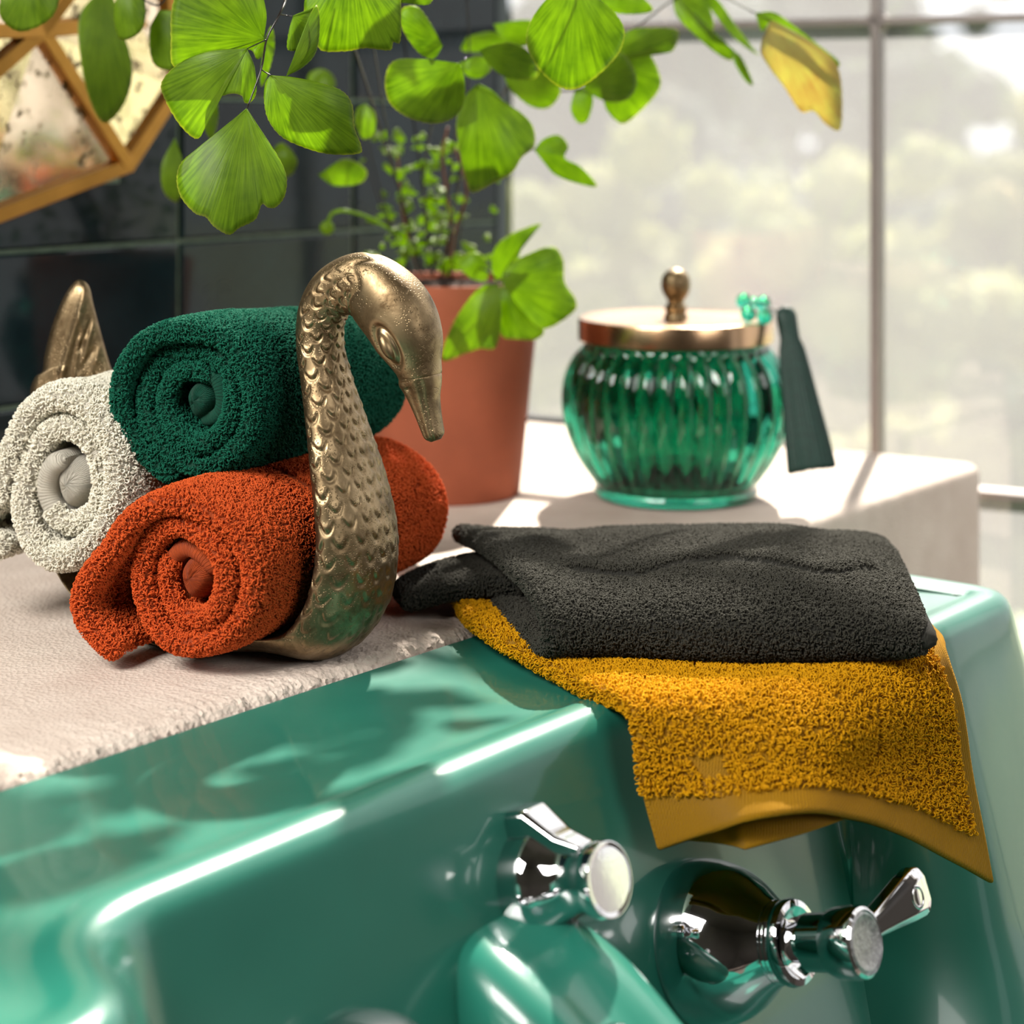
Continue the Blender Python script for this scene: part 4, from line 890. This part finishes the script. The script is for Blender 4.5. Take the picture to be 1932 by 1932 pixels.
# ------------------------------------------------------------------ faceted brass mirror on the tiled wall
def onwall(px, py, off=0.0):
    k = (px-966)/F; n_ = -.479+off; # X = kY
    u = (k*(1.091-.625*n_)+.032-.781*n_)/(.625-k*.781); Y = 1.091+.781*u-.625*n_; return W(px, py, Y)
mir = thing('geometric_mirror', 'faceted geometric mirror with brass frame bars and foxed amber glass on tiled wall', 'mirror')
hub = onwall(78, 58, .050); A = onwall(240, 312, .03); Bp = onwall(335, 165, .03); Cp = onwall(-40, 420, .03); E = onwall(-130, 60, .06); G = onwall(-120, 230, .05); H = onwall(190, -95, .06); I_ = onwall(310, -120, .03); J = onwall(20, -150, .05)
bars = [(hub, A), (A, Bp), (A, Cp), (hub, E), (hub, G), (hub, H), (hub, J), (H, I_), (I_, Bp), (Cp, G), (hub, (H+Bp)/2*1.0), (J, H), (J, E), (E, G)]
def bar(p, q, w=.0055, d=.004):
    a = (q-p).normalized(); b_ = DN.cross(a).normalized(); c = a.cross(b_); o = obox('frame_bar', (p+q)/2, (a, b_, c), ((q-p).length/2+.003, w, d), M['frame_gold'], mir); bevel(o, .001, 2); return o
for p, q in bars: bar(Vector(p), Vector(q))
def pane(*p):
    c = sum((Vector(x) for x in p), Vector())/len(p); prism('mirror_pane', [Vector(x)-DN*.003 for x in p], -DN*.002, M['mirror'], mir)
for tri in ((hub, A, Cp, G), (hub, A, Bp), (hub, Bp, H), (H, Bp, I_), (hub, G, E), (hub, E, J), (hub, J, H)):
    if len(tri) == 4: pane(tri[0], tri[1], tri[2]); pane(tri[0], tri[2], tri[3])
    else: pane(*tri)
obox('backing', onwall(80, 150, .006), (D1, DN, UP), (.07, .005, .08), M['grout'], mir)

# ------------------------------------------------------------------ garden outside
struct(mesh('ground', [(-40, 3.2, -1.5), (60, 3.2, -1.5), (60, 60, -1.2), (-40, 60, -1.2)], [(0, 1, 2, 3)], M['earth'], None, False))
def foliage(name, label, c, rad, key, seed, trunk=True, group=None):
    t = thing(name, label, 'tree' if name == 'tree' else 'shrub'); r_ = random.Random(seed); V = []; Fc = []; nb_ = 0
    blobs = [(Vector(c)+Vector((r_.gauss(0, .42)*rad[0], r_.gauss(0, .35)*rad[1], r_.gauss(0, .42)*rad[2])), r_.uniform(.22, .40)*min(rad)) for _ in range(80)]
    for (bc, br) in blobs:
        for _ in range(110):
            d = Vector((r_.gauss(0, 1), r_.gauss(0, 1), r_.gauss(0, 1))).normalized(); p = bc+d*br*r_.uniform(.8, 1.05); s_ = br*r_.uniform(.10, .22)
            a = (d+Vector((r_.gauss(0, .5), r_.gauss(0, .5), r_.gauss(0, .5)))).normalized(); b_, c_ = a.orthogonal().normalized(), None; c_ = a.cross(b_)
            k = len(V); V += [p-b_*s_, p-c_*s_*.6+a*s_*.2, p+b_*s_, p+c_*s_*.6]; Fc.append((k, k+1, k+2, k+3))
    for (bc, br) in blobs:
        k = len(V); n1, n2 = 10, 7
        for a in range(n2+1):
            for b_ in range(n1):
                ph = math.pi*a/n2; th = 2*math.pi*b_/n1; rr_ = br*r_.uniform(.78, .95); V.append(bc+Vector((math.sin(ph)*math.cos(th), math.sin(ph)*math.sin(th), math.cos(ph)))*rr_)
        for a in range(n2):
            for b_ in range(n1): Fc.append((k+a*n1+b_, k+(a+1)*n1+b_, k+(a+1)*n1+(b_+1) % n1, k+a*n1+(b_+1) % n1))
    o = mesh('foliage', V, Fc, M[key], t, False); o['kind'] = 'stuff'
    tube('trunk', [Vector((c[0], c[1], -1.5)), Vector((c[0]+.1, c[1], (c[2]-1.5)/2)), Vector(c)], [.12*min(rad), .06*min(rad)], M['bark'], t, 10)
def at(px, py, Y): return W(px, py, Y)
foliage('shrub', 'pale yellow-green shrub outside, behind the jar', at(1230, 650, 8), (.75, .5, .75), 'tree1', 1)
foliage('shrub', 'pale shrub outside, lower left beside the terracotta pot', at(1010, 740, 11), (.95, .5, .85), 'tree1', 2)
foliage('shrub', 'bright rounded shrub outside, right of the glazing bar', at(1840, 590, 9.6), (.95, .5, .9), 'tree1', 3)
foliage('shrub', 'shrub outside between the jar tassel and the glazing bar', at(1540, 760, 6.2), (.55, .4, .65), 'tree1', 4)
foliage('shrub', 'low pale shrub outside at the right edge above the sink', at(1880, 1030, 4.8), (.45, .3, .5), 'tree1', 5)
foliage('tree', 'grey-green tree mass outside behind the fern leaves', at(1080, 180, 16), (1.8, 1, 1.8), 'tree2', 6)
foliage('tree', 'hazy tree outside in the middle of the left window panes', at(1400, 230, 21), (2.4, 1, 2.5), 'tree2', 7)
foliage('tree', 'hazy tree outside at the glazing bar crossing', at(1690, 200, 25), (1.5, 1, 2.0), 'tree2', 8)
foliage('tree', 'darker tree outside low behind the shrubs', at(1500, 560, 13), (2.3, 1, 1.1), 'tree2', 9)
foliage('tree', 'hazy tree outside touching the right edge under the bright sky', at(1990, 520, 18), (1.8, 1, 1.3), 'tree2', 10)
foliage('tree', 'distant hazy tree outside behind the fern tips at the top of the window', at(1490, 250, 30), (3.0, 1, 2.6), 'tree2', 12)
foliage('tree', 'distant grey tree outside low beyond the right window pane', at(1800, 420, 27), (2.4, 1, 1.0), 'tree2', 13)

# ------------------------------------------------------------------ put each thing's Empty at its base
bpy.context.view_layer.update()
for o in list(sc.objects):
    if o.type != 'EMPTY' or o.parent: continue
    pts = [v.co for c in o.children if c.type == 'MESH' for v in c.data.vertices]
    if not pts: continue
    xs = np.array([tuple(p) for p in pts]); lo, hi = xs.min(0), xs.max(0); b0 = Vector(((lo[0]+hi[0])/2, (lo[1]+hi[1])/2, lo[2])); o.location = b0
    for c in o.children: c.matrix_parent_inverse = Matrix.Translation(-b0)
